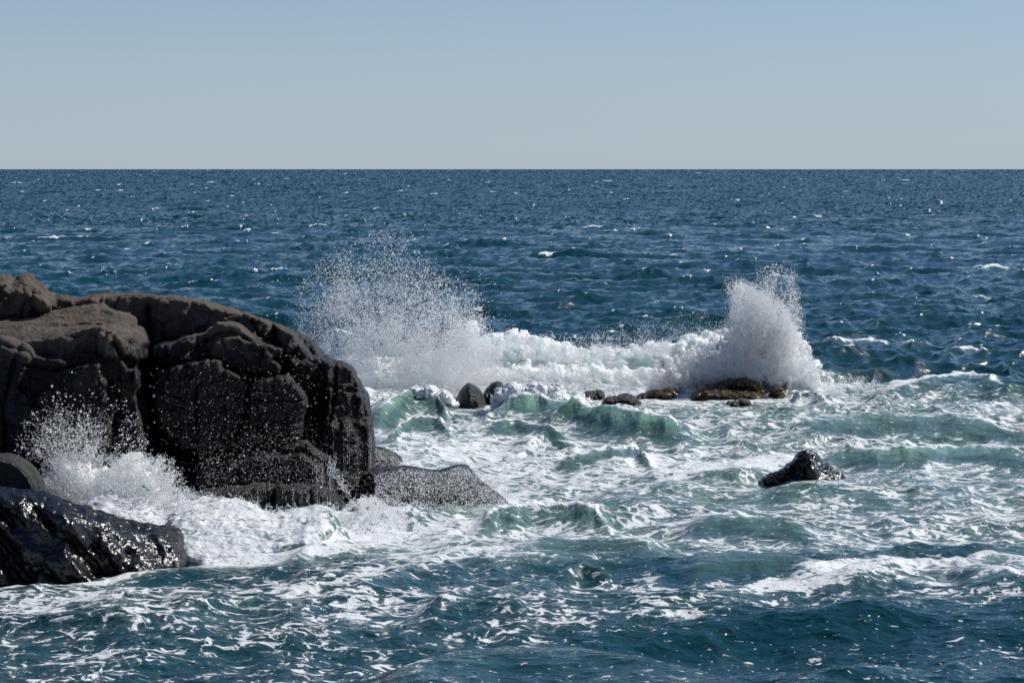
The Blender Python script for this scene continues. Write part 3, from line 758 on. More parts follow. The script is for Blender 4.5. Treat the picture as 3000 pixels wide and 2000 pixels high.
# low rocks right of the outcrop
boulder('spray_covered_rock', 'low dark rock peppered with white drops right of the big outcrop',
        [([(1075, 1382), (1100, 1374), (1150, 1369), (1190, 1367), (1240, 1377), (1288, 1381), (1318, 1369), (1345, 1362), (1368, 1366), (1380, 1382), (1402, 1406), (1440, 1436), (1488, 1468), (1510, 1490), (1510, 1560), (1075, 1560)], 57.3, 70, 1.7, {'power': 1.6, 'du': 0.002, 'c': (1280, 1430)})],
        (1060, 1530, 1340, 1560), 55.9, 62.5, 0.035, m_damp, 0.05, 1.8, 71, thick=2.2, ridge=0.05, warp=4.0)
boulder('small_boulder', 'small dark wet boulder tucked behind the drop-covered low rock',
        [([(1080, 1305), (1098, 1308), (1120, 1312), (1150, 1321), (1172, 1338), (1188, 1358), (1200, 1385), (1205, 1440), (1075, 1440)], 63.0, 36, 1.0, {'power': 1.7})],
        (1065, 1220, 1290, 1430), 62.0, 66.0, 0.035, m_damp, 0.04, 1.8, 72, thick=1.6, ridge=0.04)
# the lone pyramid
boulder('pyramid_rock', 'lone wet black pointed rock standing in the surf at right',
        [([(2230, 1404), (2255, 1390), (2282, 1382), (2302, 1368), (2322, 1350), (2336, 1332), (2346, 1325), (2362, 1320), (2378, 1326), (2390, 1332), (2402, 1346), (2430, 1364), (2452, 1382), (2472, 1394), (2482, 1408), (2492, 1440), (2492, 1500), (2220, 1500)], 60.2, 8, 0.35,
          {'fn': lambda u, v: np.maximum((2368 + (v - 1325) * 0.30 - u) * 0.0035, (u - 2368 - (v - 1325) * 0.30) * 0.0095) - (v - 1400) * (0.0025 + 0.0075 * (u > 2368 + (v - 1325) * 0.30))})],
        (2200, 2510, 1300, 1500), 58.8, 63.5, 0.028, m_wet, 0.035, 2.6, 81, thick=1.8, ridge=0.05, warp=4.0, chips=((32, 0.16, 8), (13, 0.09, 9), (6, 0.04, 10)),
        cracks=[([(2300, 1388), (2350, 1394), (2380, 1410)], 2.5, 0.06), ([(2375, 1385), (2385, 1425)], 2, 0.05)])
# two pointed rocks out by the reef
boulder('pointed_rock', 'larger of the two pointed dark rocks in the white water left of centre',
        [([(1322, 1192), (1332, 1178), (1345, 1158), (1360, 1132), (1372, 1122), (1386, 1127), (1402, 1140), (1413, 1156), (1420, 1180), (1424, 1230), (1315, 1230)], 81.5, 22, 0.8, {'power': 1.7, 'fn': lambda u, v: np.abs(u - 1375) * 0.008})],
        (1300, 1440, 1105, 1225), 80.0, 85.0, 0.035, m_damp, 0.04, 2.4, 91, thick=1.6, ridge=0.05, warp=3.0, group=None)
boulder('pointed_rock', 'smaller pointed dark rock half hidden by a foaming wave beside its twin',
        [([(1408, 1178), (1418, 1158), (1428, 1138), (1442, 1122), (1456, 1117), (1470, 1120), (1480, 1145), (1484, 1230), (1405, 1230)], 83.0, 20, 0.7, {'power': 1.7})],
        (1395, 1500, 1100, 1225), 81.8, 86.0, 0.035, m_damp, 0.04, 2.4, 93, thick=1.5, ridge=0.05, warp=3.0)
# reef
reefs = [
 ('large weedy reef rock with golden brown seaweed below the tall splash', [([(2070, 1170), (2090, 1140), (2103, 1119), (2140, 1111), (2180, 1109), (2210, 1117), (2238, 1134), (2248, 1152), (2262, 1162), (2270, 1230), (2060, 1230)], 85.5, 20, 1.2, {'power': 1.7})], (2050, 2285, 1090, 1225), 84.0, 90.0),
 ('flat weedy reef rock with a dark front, nearest to the camera below the tall splash', [([(2022, 1172), (2034, 1152), (2062, 1142), (2120, 1143), (2190, 1150), (2250, 1158), (2262, 1172), (2262, 1230), (2015, 1230)], 84.0, 18, 0.9, {'power': 1.7})], (2005, 2280, 1125, 1225), 82.6, 88.0),
 ('small round weedy reef rock right of the main reef', [([(2252, 1164), (2262, 1146), (2276, 1138), (2290, 1138), (2299, 1146), (2302, 1166), (2304, 1230), (2250, 1230)], 84.8, 14, 0.6, {'power': 1.7})], (2240, 2318, 1122, 1225), 83.6, 87.0),
 ('low wet brown reef rock awash in foam left of the main reef', [([(1764, 1180), (1782, 1164), (1812, 1160), (1832, 1154), (1852, 1162), (1878, 1180), (1870, 1230), (1770, 1230)], 82.0, 14, 0.7, {'power': 1.7})], (1745, 1895, 1135, 1225), 80.8, 85.5),
 ('long thin weedy reef rock between the low brown rocks and the main reef', [([(1862, 1168), (1880, 1152), (1930, 1144), (1970, 1140), (1985, 1152), (1960, 1168), (1940, 1230), (1860, 1230)], 84.0, 12, 0.6, {'power': 1.7})], (1845, 2000, 1125, 1225), 82.8, 87.0),
 ('leftmost small brown reef rock showing above a green breaking wave', [([(1704, 1162), (1716, 1150), (1738, 1149), (1752, 1145), (1766, 1152), (1774, 1170), (1770, 1230), (1708, 1230)], 84.0, 12, 0.6, {'power': 1.7})], (1690, 1790, 1128, 1225), 83.0, 86.5),
 ('low wet reef rock washed by foam in front of the main reef', [([(2118, 1188), (2130, 1176), (2160, 1171), (2190, 1174), (2205, 1186), (2215, 1230), (2110, 1230)], 81.8, 12, 0.5, {'power': 1.7})], (2095, 2230, 1158, 1225), 80.8, 84.5),
]
m_weed, t = new_mat('golden_seaweed')
out = t.n('ShaderNodeOutputMaterial'); geo = t.n('ShaderNodeNewGeometry')
nn_ = t.noise(geo.outputs['Position'], 6.0, 3, 0.6)
cc = t.mix(t.mapr(nn_, 0.38, 0.62), (0.035, 0.022, 0.006, 1), (0.20, 0.115, 0.012, 1))
bs = t.n('ShaderNodeBsdfPrincipled', inp={'Base Color': cc, 'Roughness': 0.35})
t.t.links.new(bs.outputs[0], out.inputs[0])
def weed_on(parent_ob, v_world_off, dens, seed):
    """a mat of short overlapping blades rooted on the upper faces of a reef rock"""
    me = parent_ob.data
    co = np.empty(len(me.vertices) * 3, np.float32); me.vertices.foreach_get('co', co); co = co.reshape(-1, 3)
    no = np.empty(len(me.vertices) * 3, np.float32); me.vertices.foreach_get('normal', no); no = no.reshape(-1, 3)
    r = np.random.default_rng(seed)
    W = co + np.array(parent_ob.location)
    nz = fbm(W[:, 0] * 1.1, W[:, 1] * 1.1, W[:, 2] * 1.5, 3, 77)
    ok = np.nonzero((no[:, 2] > 0.05) & (W[:, 2] > -0.05) & (nz > -0.12) & (no[:, 1] < 0.6))[0]
    if len(ok) == 0: return
    pick = r.choice(ok, int(dens * len(ok)), replace=True)
    p = co[pick] + r.normal(0, 0.01, (len(pick), 3)); n = no[pick]
    L = r.uniform(0.05, 0.14, len(pick))[:, None]; wd = r.uniform(0.012, 0.03, len(pick))[:, None]
    ang = r.uniform(0, 2 * np.pi, len(pick))
    tdir = np.stack([np.cos(ang), np.sin(ang), -0.6 + 0 * ang], 1)
    d = n * r.uniform(0.1, 0.7, (len(pick), 1)) + tdir * 0.8
    d /= np.linalg.norm(d, axis=1, keepdims=True)
    side = np.cross(d, n + 0.01); side /= np.maximum(np.linalg.norm(side, axis=1, keepdims=True), 1e-6)
    a = p - side * wd; b = p + side * wd; c = p + d * L + side * wd * 0.7 - n * L * 0.2; e = p + d * L - side * wd * 0.7 - n * L * 0.2
    V = np.stack([a, b, c, e], 1).reshape(-1, 3) + np.repeat(n, 4, 0) * 0.02
    F_ = np.arange(len(V), dtype=np.int32).reshape(-1, 4)
    o = make_mesh('seaweed', V, F_, m_weed, smooth=False)
    o.parent = parent_ob
for i, (lab, bl, reg, y0, y1) in enumerate(reefs):
    o, _ = boulder('reef_rock', lab, bl, reg, y0, y1, 0.04, m_reef, 0.06, 2.6, 100 + i, thick=1.8, ridge=0.06, warp=6.0, wsc=16.0, chips=((20, 0.16, 8), (9, 0.07, 9)), group='weedy reef rocks under the breaking wave')
    if i not in (3, 5, 6): weed_on(o, None, 0.55, i)
print('rocks', time.time() - T0)
# ---------------------------------------------------------------- breaking water
m_foam, t = new_mat('broken_white_water')
out = t.n('ShaderNodeOutputMaterial'); geo = t.n('ShaderNodeNewGeometry'); pos = geo.outputs['Position']
a1 = t.noise(pos, 1.1, 4, 0.6, 0.6); a2 = t.noise(pos, 7.0, 5, 0.7)
green = t.math('MULTIPLY', t.attr('air'), t.mapr(a1, 0.42, 0.75))
colf = t.mix(green, (0.94, 0.955, 0.96, 1), (0.42, 0.62, 0.54, 1))
hb = t.math('ADD', t.math('MULTIPLY', a2, 0.10), t.math('MULTIPLY', t.noise(pos, 19.0, 4, 0.7), 0.05))
bb = t.n('ShaderNodeBump', inp={'Strength': 0.9, 'Distance': 1.0, 'Height': hb})
bs = t.n('ShaderNodeBsdfPrincipled', inp={'Base Color': colf, 'Roughness': 0.5, 'Normal': bb.outputs[0], 'Subsurface Weight': 0.85, 'Subsurface Scale': 0.9})
bs.inputs['Subsurface Radius'].default_value = (0.7, 1.0, 0.95)
t.t.links.new(bs.outputs[0], out.inputs[0])

def white_water(name, label, blocks, region, Y0, Y1, h, seed, amp=0.22, sc=1.4, thick=1.6, warp=9.0, wsc=26.0, air=0.5, zmin=-0.6, cat='breaking wave', mat=None, cover=0.8):
    B = Relief(*region, 1.5, warp, wsc, seed)
    for b in blocks: B.block(*b[:4], **(b[4] if len(b) > 4 else {}))
    v, f = B.mesh(Y0, Y1, zmin, h, thick=thick)
    n = vert_normals(laplacian(v, f, 2), f)
    x, y, z = v[:, 0] * sc, v[:, 1] * sc, v[:, 2] * sc
    d = np.zeros(len(v), np.float32); a = amp
    for o in range(5):
        q = vnoise(x, y, z, seed + o); d += a * (0.55 * (np.abs(q) * 2.2 - 0.55) + 0.6 * q); x = x * 2.1 + 1.7; y = y * 2.1 + 3.1; z = z * 2.1; a *= 0.62
    v = v + n * d[:, None]
    c = np.array([v[:, 0].mean(), v[:, 1].mean(), 0.0])
    av = air * np.ones(len(v), np.float32)
    at_ = {'air': ('FLOAT', av)}
    if mat is not None:
        fo = cover + 0.28 * fbm(v[:, 0] * 0.8, v[:, 1] * 0.8, v[:, 2] * 1.6, 3, seed + 9) + 0.12 * np.clip(n[:, 2], -0.5, 1)
        fz = np.zeros(len(v), np.float32)
        at_.update({'foam': ('FLOAT', np.clip(fo, 0, 1)), 'rough': ('FLOAT', fz + 0.08), 'far': ('FLOAT', fz), 'wave_normal': ('FLOAT_VECTOR', n),
                    'rest': ('FLOAT_VECTOR', v * np.array([1, 1, 1.6], np.float32))})
    o = make_mesh(name, v - c, f, mat or m_foam, attrs=at_)
    o.location = c
    tag(o, label, cat)
    return o, B

white_water('breaking_wave', 'long white wall of broken water tumbling over the reef rocks', [
    ([(985, 1210), (990, 1075), (1010, 1050), (1040, 1042), (1090, 1052), (1140, 1064), (1200, 1058), (1260, 1040), (1310, 1014), (1345, 985), (1365, 952), (1384, 940), (1394, 960), (1402, 992), (1430, 985), (1470, 980), (1520, 986), (1560, 995), (1600, 1004), (1640, 1013), (1700, 1018), (1760, 1020), (1830, 1020), (1900, 1014), (1960, 1002), (2010, 992), (2060, 978), (2120, 968), (2300, 960), (2330, 992), (2360, 1034), (2380, 1072), (2395, 1092), (2412, 1112), (2425, 1190)], 90.0, 46, 1.5, {'dv': -0.004, 'c': (1700, 1100)}),
    ([(985, 1210), (1010, 1120), (1100, 1092), (1200, 1085), (1300, 1076), (1380, 1098), (1440, 1082), (1500, 1070), (1600, 1074), (1700, 1080), (1800, 1085), (1900, 1088), (1950, 1062), (2010, 1020), (2080, 995), (2150, 985), (2200, 985), (2280, 1020), (2330, 1085), (2375, 1112), (2420, 1140), (2430, 1200)], 88.3, 40, 1.1, {'dv': -0.005, 'c': (1700, 1130)})],
    (960, 2460, 900, 1215), 85.4, 93.5, 0.06, 200, amp=0.15, sc=1.9, thick=2.2, air=0.9, warp=14.0, wsc=20.0)
white_water('splash_plume', 'tall white plume of water shooting up behind the weedy reef rock', [
    ([(1935, 1150), (1946, 1100), (1985, 1066), (2040, 1044), (2090, 1022), (2128, 1010), (2150, 990), (2168, 975), (2190, 962), (2206, 970), (2222, 950), (2244, 958), (2264, 946), (2284, 962), (2304, 985), (2318, 990), (2340, 1002), (2368, 1050), (2385, 1092), (2390, 1150)], 87.0, 60, 1.2, {'dv': -0.002, 'c': (2200, 1050)})],
    (1910, 2420, 810, 1170), 85.6, 89.8, 0.05, 210, amp=0.28, sc=2.2, thick=1.2, warp=26.0, wsc=20.0, air=0.35, cat='splash')
white_water('surging_foam', 'mound of surging white foam against the foot of the big outcrop', [
    ([(160, 1600), (180, 1500), (215, 1478), (250, 1462), (300, 1440), (335, 1446), (370, 1462), (420, 1452), (470, 1482), (500, 1458), (530, 1446), (560, 1458), (600, 1458), (640, 1452), (690, 1462), (740, 1480), (790, 1498), (850, 1500), (900, 1494), (930, 1480), (958, 1476), (978, 1494), (988, 1530), (1030, 1570), (1040, 1700), (150, 1700)], 52.6, 60, 1.4, {'dv': -0.017, 'c': (600, 1540)}),
    ([(480, 1620), (500, 1520), (560, 1500), (640, 1505), (720, 1520), (820, 1528), (900, 1512), (940, 1500), (965, 1512), (980, 1560), (900, 1610), (760, 1640), (600, 1680)], 51.2, 40, 0.9, {'dv': -0.016, 'c': (700, 1560)})],
    (140, 1080, 1415, 1720), 47.5, 56.0, 0.045, 220, amp=0.075, sc=1.25, thick=2.5, warp=10.0, air=0.62, mat=m_sea, cover=0.58)
white_water('splash_burst', 'burst of white water thrown up between the round boulder and the outcrop', [
    ([(118, 1520), (128, 1420), (148, 1372), (166, 1348), (190, 1336), (215, 1345), (250, 1362), (300, 1372), (345, 1362), (372, 1346), (405, 1336), (430, 1352), (450, 1392), (442, 1430), (462, 1470), (470, 1540)], 55.2, 40, 0.8, {'dv': -0.003, 'c': (300, 1430)})],
    (100, 500, 1300, 1530), 53.5, 57.5, 0.035, 230, amp=0.13, sc=2.6, thick=1.0, warp=16.0, wsc=16.0, air=0.3, cat='splash')
white_water('wave_crest', 'ragged foaming crest of the green wave in front of the reef', [
    ([(1440, 1200), (1444, 1182), (1448, 1166), (1456, 1150), (1452, 1140), (1470, 1150), (1500, 1130), (1520, 1142), (1540, 1152), (1562, 1126), (1580, 1128), (1602, 1150), (1640, 1142), (1664, 1160), (1690, 1158), (1706, 1172), (1730, 1178), (1700, 1190), (1600, 1182), (1500, 1184), (1440, 1196)], 79.0, 22, 0.5, {})],
    (1350, 1960, 1100, 1215), 77.6, 81.5, 0.04, 240, amp=0.12, sc=2.8, thick=0.7, warp=12.0, wsc=16.0, air=0.85, zmin=0.1, mat=m_sea, cover=0.72)
white_water('wave_crest', 'small foaming green crest between the big outcrop and the pointed rocks', [
    ([(1090, 1200), (1130, 1172), (1180, 1150), (1215, 1138), (1240, 1142), (1262, 1136), (1285, 1146), (1300, 1140), (1310, 1162), (1345, 1190), (1320, 1200), (1250, 1178), (1180, 1186), (1120, 1206)], 79.6, 20, 0.5, {})],
    (1070, 1370, 1115, 1220), 78.0, 82.0, 0.04, 250, amp=0.11, sc=2.8, thick=0.7, warp=10.0, wsc=16.0, air=0.9, zmin=0.1, mat=m_sea, cover=0.66)
print('foam', time.time() - T0)

# ---------------------------------------------------------------- spray
m_drop, t = new_mat('water_drops')
out = t.n('ShaderNodeOutputMaterial')
d1 = t.n('ShaderNodeBsdfDiffuse', inp={'Color': (0.985, 0.99, 0.995, 1)})
d2 = t.n('ShaderNodeBsdfTranslucent', inp={'Color': (0.985, 0.99, 0.995, 1)})
mm = t.n('ShaderNodeMixShader', inp={0: 0.6, 1: d1.outputs[0], 2: d2.outputs[0]})
t.t.links.new(mm.outputs[0], out.inputs[0])
OCT_V = np.array([(1, 0, 0), (-1, 0, 0), (0, 1, 0), (0, -1, 0), (0, 0, 1), (0, 0, -1)], np.float32)
OCT_F = np.array([(0, 2, 4), (2, 1, 4), (1, 3, 4), (3, 0, 4), (2, 0, 5), (1, 2, 5), (3, 1, 5), (0, 3, 5)], np.int32)
def drops_mesh(name, P, r, label, cat, stretch=None):
    P = np.asarray(P, np.float32); r = np.asarray(r, np.float32)
    g = np.random.default_rng(len(P))
    s = np.ones((len(P), 1, 3), np.float32) * g.uniform(0.75, 1.3, (len(P), 1, 3)).astype(np.float32)
    V = (P[:, None, :] + OCT_V[None] * r[:, None, None] * s).reshape(-1, 3)
    F_ = (OCT_F[None] + (np.arange(len(P), dtype=np.int32) * 6)[:, None, None]).reshape(-1, 3)
    o = make_mesh(name, V, F_, m_drop, smooth=True)
    return tag(o, label, cat, kind='stuff')

def cloud(n, poly, Y, sy, dens, r_med, r_sig=0.45, seed=0, base=None, clump=0.5, nscale=26.0, soft=18.0, r_max=3.2):
    """n drops scattered through an outlined patch of air; dens(u, v) in 0..1; part of them strung along short flung threads"""
    g = np.random.default_rng(seed)
    us = [p[0] for p in poly]; vs_ = [p[1] for p in poly]
    U, V = [], []; got = 0
    while got < n:
        u = g.uniform(min(us) - soft, max(us) + soft, 60000).astype(np.float32); v = g.uniform(min(vs_) - soft, max(vs_) + soft, 60000).astype(np.float32)
        d = sdist(u, v, poly)
        if base is None: nz = fbm(u / nscale, v / nscale, np.zeros_like(u) + seed, 4, 300, 0.6)
        else:
            an = np.arctan2(base[1] - v, u - base[0]); rd = np.hypot(u - base[0], v - base[1])
            nz = 0.65 * fbm(an * 190 / nscale, rd / (nscale * 5), np.zeros_like(u) + seed, 4, 300, 0.6) + 0.6 * fbm(u / nscale, v / nscale, np.zeros_like(u) + seed, 4, 310, 0.6)
        p = sstep(-soft, soft, d) * dens(u, v) * np.clip(0.5 + clump * 1.6 * nz, 0.02, 1)
        k = g.random(60000) < p
        U.append(u[k]); V.append(v[k]); got += k.sum()
        if len(U) > 400: break
    U = np.concatenate(U)[:n]; V = np.concatenate(V)[:n]
    m = len(U)
    if base is not None:                                   # threads fly away from where the wave struck
        idx = g.integers(0, m, m // 2); t_ = g.random(m // 2)
        du = U[idx] - base[0]; dv_ = V[idx] - base[1]; L = np.hypot(du, dv_) + 1e-6
        ln = g.uniform(4, 22, m)[idx]
        U[:m // 2] = U[idx] + du / L * t_ * ln + g.normal(0, 1.2, m // 2); V[:m // 2] = V[idx] + dv_ / L * t_ * ln + g.normal(0, 1.2, m // 2)
    YY = Y + g.normal(0, sy, m)
    x, z = XZ(U, V, YY)
    r = np.minimum(r_med * np.exp(g.normal(0, r_sig, m)), r_max) * 0.01
    return np.stack([x, YY, z], 1), r

def ramp(v0, v1, a, b):
    return lambda u, v: np.clip(a + (b - a) * (v - v0) / (v1 - v0), min(a, b), max(a, b))
def spray(name, label, parts):
    P = np.concatenate([p[0] for p in parts]); r = np.concatenate([p[1] for p in parts])
    return drops_mesh(name, P, r, label, 'sea spray')

big = [(868, 1000), (872, 900), (885, 830), (930, 770), (985, 735), (1050, 700), (1110, 682), (1160, 672), (1210, 700), (1240, 740), (1275, 800), (1330, 815), (1385, 845), (1410, 890), (1430, 960), (1450, 1010), (1400, 1070), (1200, 1100), (1000, 1080), (900, 1040)]
core = [(880, 1020), (920, 900), (1000, 820), (1080, 770), (1160, 760), (1230, 820), (1330, 880), (1390, 930), (1420, 1000), (1440, 1090), (1300, 1150), (1100, 1180), (1010, 1180), (1000, 1060)]
spray('sea_spray', 'tall fan of white spray bursting up behind the big dark outcrop', [
    cloud(60000, core, 88.2, 0.9, ramp(740, 1050, 0.2, 1.0), 0.42, 0.3, 5, (1150, 1200), 0.5, 60.0, 50),
    cloud(17000, big, 88.0, 0.8, ramp(670, 1000, 0.25, 1.0), 1.15, 0.42, 1, (1130, 1150)),
    cloud(38000, core, 88.0, 0.8, ramp(760, 1080, 0.15, 1.0), 1.05, 0.42, 2, (1150, 1200), 0.7, 38.0, 40),
    cloud(34000, [(1000, 1180), (1000, 1060), (1060, 990), (1180, 940), (1300, 940), (1370, 920), (1400, 985), (1450, 1050), (1480, 1120), (1350, 1150), (1200, 1170)], 87.0, 0.7, ramp(930, 1080, 0.15, 1.0), 1.1, 0.4, 3, (1200, 1200), 0.75, 32.0, 40),
    cloud(900, [(780, 1000), (800, 850), (900, 720), (1050, 650), (1200, 650), (1340, 740), (1470, 850), (1500, 960), (1440, 1000), (1300, 900), (1000, 900)], 88.0, 1.0, ramp(640, 900, 0.5, 1.0), 1.0, 0.4, 4, (1150, 1150), 0.4, 40, 30)])
plume = [(2120, 960), (2140, 900), (2128, 850), (2128, 826), (2160, 818), (2200, 830), (2240, 790), (2290, 778), (2325, 785), (2332, 840), (2345, 900), (2350, 960), (2360, 1040), (2390, 1090), (2330, 1100), (2200, 1000)]
spray('sea_spray', 'spray blowing off the tall plume above the weedy reef rock', [
    cloud(22000, plume, 87.0, 0.6, ramp(800, 950, 0.35, 1.0), 0.45, 0.3, 15, (2230, 1120), 0.6, 30.0, 24),
    cloud(9000, plume, 87.0, 0.5, ramp(780, 950, 0.35, 1.0), 1.1, 0.42, 11, (2230, 1120), 0.7, 20.0, 10),
    cloud(34000, [(2150, 1000), (2146, 880), (2140, 835), (2170, 830), (2210, 850), (2260, 860), (2300, 900), (2330, 1000), (2300, 1060), (2180, 1000)], 86.8, 0.5, ramp(830, 950, 0.3, 1.0), 1.1, 0.42, 12, (2230, 1120), 0.75, 18.0, 14),
    cloud(26000, [(1930, 1145), (1940, 1085), (2000, 1040), (2080, 1005), (2140, 940), (2160, 890), (2180, 860), (2270, 870), (2320, 970), (2390, 1080), (2330, 1110), (2100, 1110), (2000, 1140)], 86.3, 0.4, ramp(860, 1000, 0.5, 1.0), 1.0, 0.4, 13, (2200, 1150), 0.5, 26.0, 20),
    cloud(3500, [(1640, 1015), (1760, 960), (1880, 930), (2060, 915), (2130, 930), (2110, 970), (1990, 1000), (1800, 1020)], 88.0, 0.6, lambda u, v: 0.2 + 0.8 * sstep(920, 1010, v), 0.7, 0.35, 14, None, 0.4, 30, 20)])
spray('sea_spray', 'low spray smoking off the white wall of broken water over the reef', [
    cloud(16000, [(1400, 1000), (1500, 978), (1640, 1005), (1800, 1010), (1960, 995), (1960, 1040), (1700, 1060), (1450, 1040)], 88.2, 0.4, ramp(980, 1020, 0.4, 1.0), 0.9, 0.4, 21, None, 0.7, 24, 12),
    cloud(13000, [(1300, 1120), (1450, 1080), (1600, 1072), (1800, 1085), (1950, 1085), (1980, 1130), (1800, 1140), (1600, 1140), (1450, 1150)], 86.2, 0.35, lambda u, v: 1 + 0 * u, 0.95, 0.4, 22, None, 0.75, 26, 14),
    cloud(5000, [(2330, 1060), (2380, 1050), (2420, 1100), (2560, 1110), (2600, 1150), (2400, 1160)], 85.5, 0.4, lambda u, v: 1 + 0 * u, 0.9, 0.4, 23, None, 0.8, 18, 12)])
burst = [(40, 1330), (48, 1290), (80, 1230), (110, 1190), (180, 1120), (240, 1080), (300, 1090), (360, 1150), (400, 1220), (430, 1290), (450, 1340), (480, 1380), (500, 1440), (430, 1470), (140, 1470), (120, 1380)]
spray('sea_spray', 'fan of white drops flung up in front of the shaded left face of the outcrop', [
    cloud(5200, burst, 54.9, 0.35, lambda u, v: sstep(1060, 1330, v) ** 1.6 + 0.03, 0.66, 0.55, 31, (300, 1470), 0.75, 34, 12),
    cloud(5200, [(100, 1340), (110, 1260), (170, 1200), (250, 1200), (300, 1300), (280, 1360), (160, 1370)], 54.9, 0.3, lambda u, v: sstep(1160, 1350, v) + 0.05, 0.6, 0.5, 32, (260, 1470), 0.8, 22, 16),
    cloud(9000, [(120, 1480), (125, 1380), (170, 1320), (240, 1330), (330, 1350), (400, 1320), (450, 1350), (500, 1400), (520, 1470)], 54.7, 0.35, ramp(1320, 1420, 0.25, 1.0), 0.85, 0.45, 33, (300, 1500), 0.8, 18, 12),
    cloud(4200, [(470, 1490), (520, 1440), (600, 1445), (700, 1455), (800, 1490), (900, 1490), (970, 1470), (990, 1500), (900, 1520), (700, 1500), (520, 1500)], 52.0, 0.5, lambda u, v: 1 + 0 * u, 0.7, 0.45, 35, None, 0.9, 16, 10),
    cloud(2600, [(420, 1400), (460, 1340), (500, 1350), (530, 1400), (560, 1450), (520, 1480), (440, 1470)], 54.4, 0.3, lambda u, v: 1 + 0 * u, 0.8, 0.45, 34, (420, 1480), 0.8, 14, 12)])
spray('sea_spray', 'sparse falling drops glinting before the dark fractured face of the outcrop', [
    cloud(900, [(430, 1080), (600, 1000), (850, 1020), (960, 1060), (1060, 1150), (1090, 1300), (1095, 1450), (950, 1420), (600, 1430), (440, 1300)], 54.6, 0.5, ramp(1000, 1250, 0.25, 1.0), 0.48, 0.5, 41, None, 0.4, 60, 20),
    cloud(2600, [(580, 1330), (700, 1250), (880, 1250), (1000, 1330), (1090, 1300), (1095, 1480), (960, 1440), (600, 1440)], 55.0, 0.4, ramp(1230, 1380, 0.3, 1.0), 0.42, 0.4, 42, None, 0.4, 60, 30),
    cloud(900, [(500, 1100), (700, 1100), (900, 1100), (900, 1300), (600, 1350), (480, 1250)], 55.6, 0.4, lambda u, v: 1 + 0 * u, 0.36, 0.35, 43, None, 0.5, 70, 30)])
spray('sea_spray', 'dense white drops splashing over the low rock right of the outcrop', [
    cloud(5600, [(1098, 1390), (1180, 1372), (1290, 1386), (1340, 1368), (1375, 1372), (1410, 1415), (1490, 1470), (1400, 1492), (1250, 1482), (1098, 1470)], 56.2, 0.25, lambda u, v: 1 + 0 * u, 0.78, 0.35, 51, None, 0.3, 30, 5),
    cloud(900, [(1095, 1312), (1150, 1325), (1190, 1365), (1098, 1370)], 61.4, 0.2, lambda u, v: 1 + 0 * u, 0.7, 0.35, 52, None, 0.3, 30, 5),
    cloud(1300, [(1380, 1380), (1450, 1370), (1480, 1420), (1530, 1470), (1470, 1465), (1410, 1410)], 59.0, 0.3, lambda u, v: 1 + 0 * u, 0.75, 0.4, 53, None, 0.7, 16, 14),
    cloud(7000, [(985, 1540), (1000, 1500), (1040, 1462), (1085, 1452), (1130, 1480), (1180, 1505), (1190, 1540)], 54.8, 0.5, lambda u, v: 1 + 0 * u, 0.9, 0.4, 55, None, 0.9, 18, 10),
    cloud(5000, [(1000, 1480), (1150, 1460), (1300, 1480), (1500, 1480), (1700, 1470), (1810, 1490), (1700, 1520), (1400, 1510), (1100, 1530)], 56.3, 0.5, lambda u, v: 1 + 0 * u, 0.8, 0.4, 54, None, 0.9, 20, 12)])
# water running off the outcrop
def trickles():
    g = np.random.default_rng(5)
    P, r = [], []
    def run(Rf, u, v0, v1, wig, rad, spread, n):
        n = max(1, int(n * 0.55)); rad = rad * 0.5
        for s in range(n):
            uu_ = u + g.normal(0, spread); a0 = v0 + g.uniform(0, 0.3) * (v1 - v0); a1 = v1 - g.uniform(0, 0.4) * (v1 - v0)
            vv = np.arange(a0, a1, 0.9)
            if len(vv) < 3: continue
            ww = uu_ + wig * np.cumsum(g.normal(0, 0.16, len(vv)))
            k = (g.random(len(vv)) < 0.75) & (vnoise(vv / 9.0, ww / 6.0, vv * 0 + s) > -0.15)
            Yf = Rf.at(ww.astype(np.float32), vv.astype(np.float32)) - 0.10 - g.uniform(0, 0.05, len(vv))
            ok = (Yf < 70) & k
            x, z = XZ(ww[ok], vv[ok], Yf[ok])
            P.append(np.stack([x, Yf[ok], z], 1)); r.append(rad * 0.01 * np.exp(g.normal(0, 0.35, ok.sum())))
    for u in (958, 975, 1008, 1020, 1032, 1048): run(R, u, 1215, 1400, 0.5, 0.55, 3, 5)
    for u in (1083, 1088): run(R, u, 1230, 1460, 0.35, 0.7, 1.6, 9)
    for u in (925, 940, 955, 965, 975, 985): run(R, u, 1330 + (u - 925) * 0.8, 1480, 0.9, 0.9, 5, 9)
    for u in (815, 835, 860, 882, 905, 930, 960, 985): run(G, u, 1425 + max(0, u - 930) * 0.6, 1530, 0.9, 0.6, 5, 8)
    for u in (700, 730, 760, 780): run(G, u, 1425, 1500, 1.6, 0.7, 8, 10)
    for u in (990, 1005, 1020, 1032): run(G, u, 1470, 1560, 1.0, 0.8, 5, 8)
    return np.concatenate(P), np.concatenate(r)
P_, r_ = trickles()
drops_mesh('running_water', P_, r_, 'thin white trickles of water running down the right end of the outcrop', 'running water')
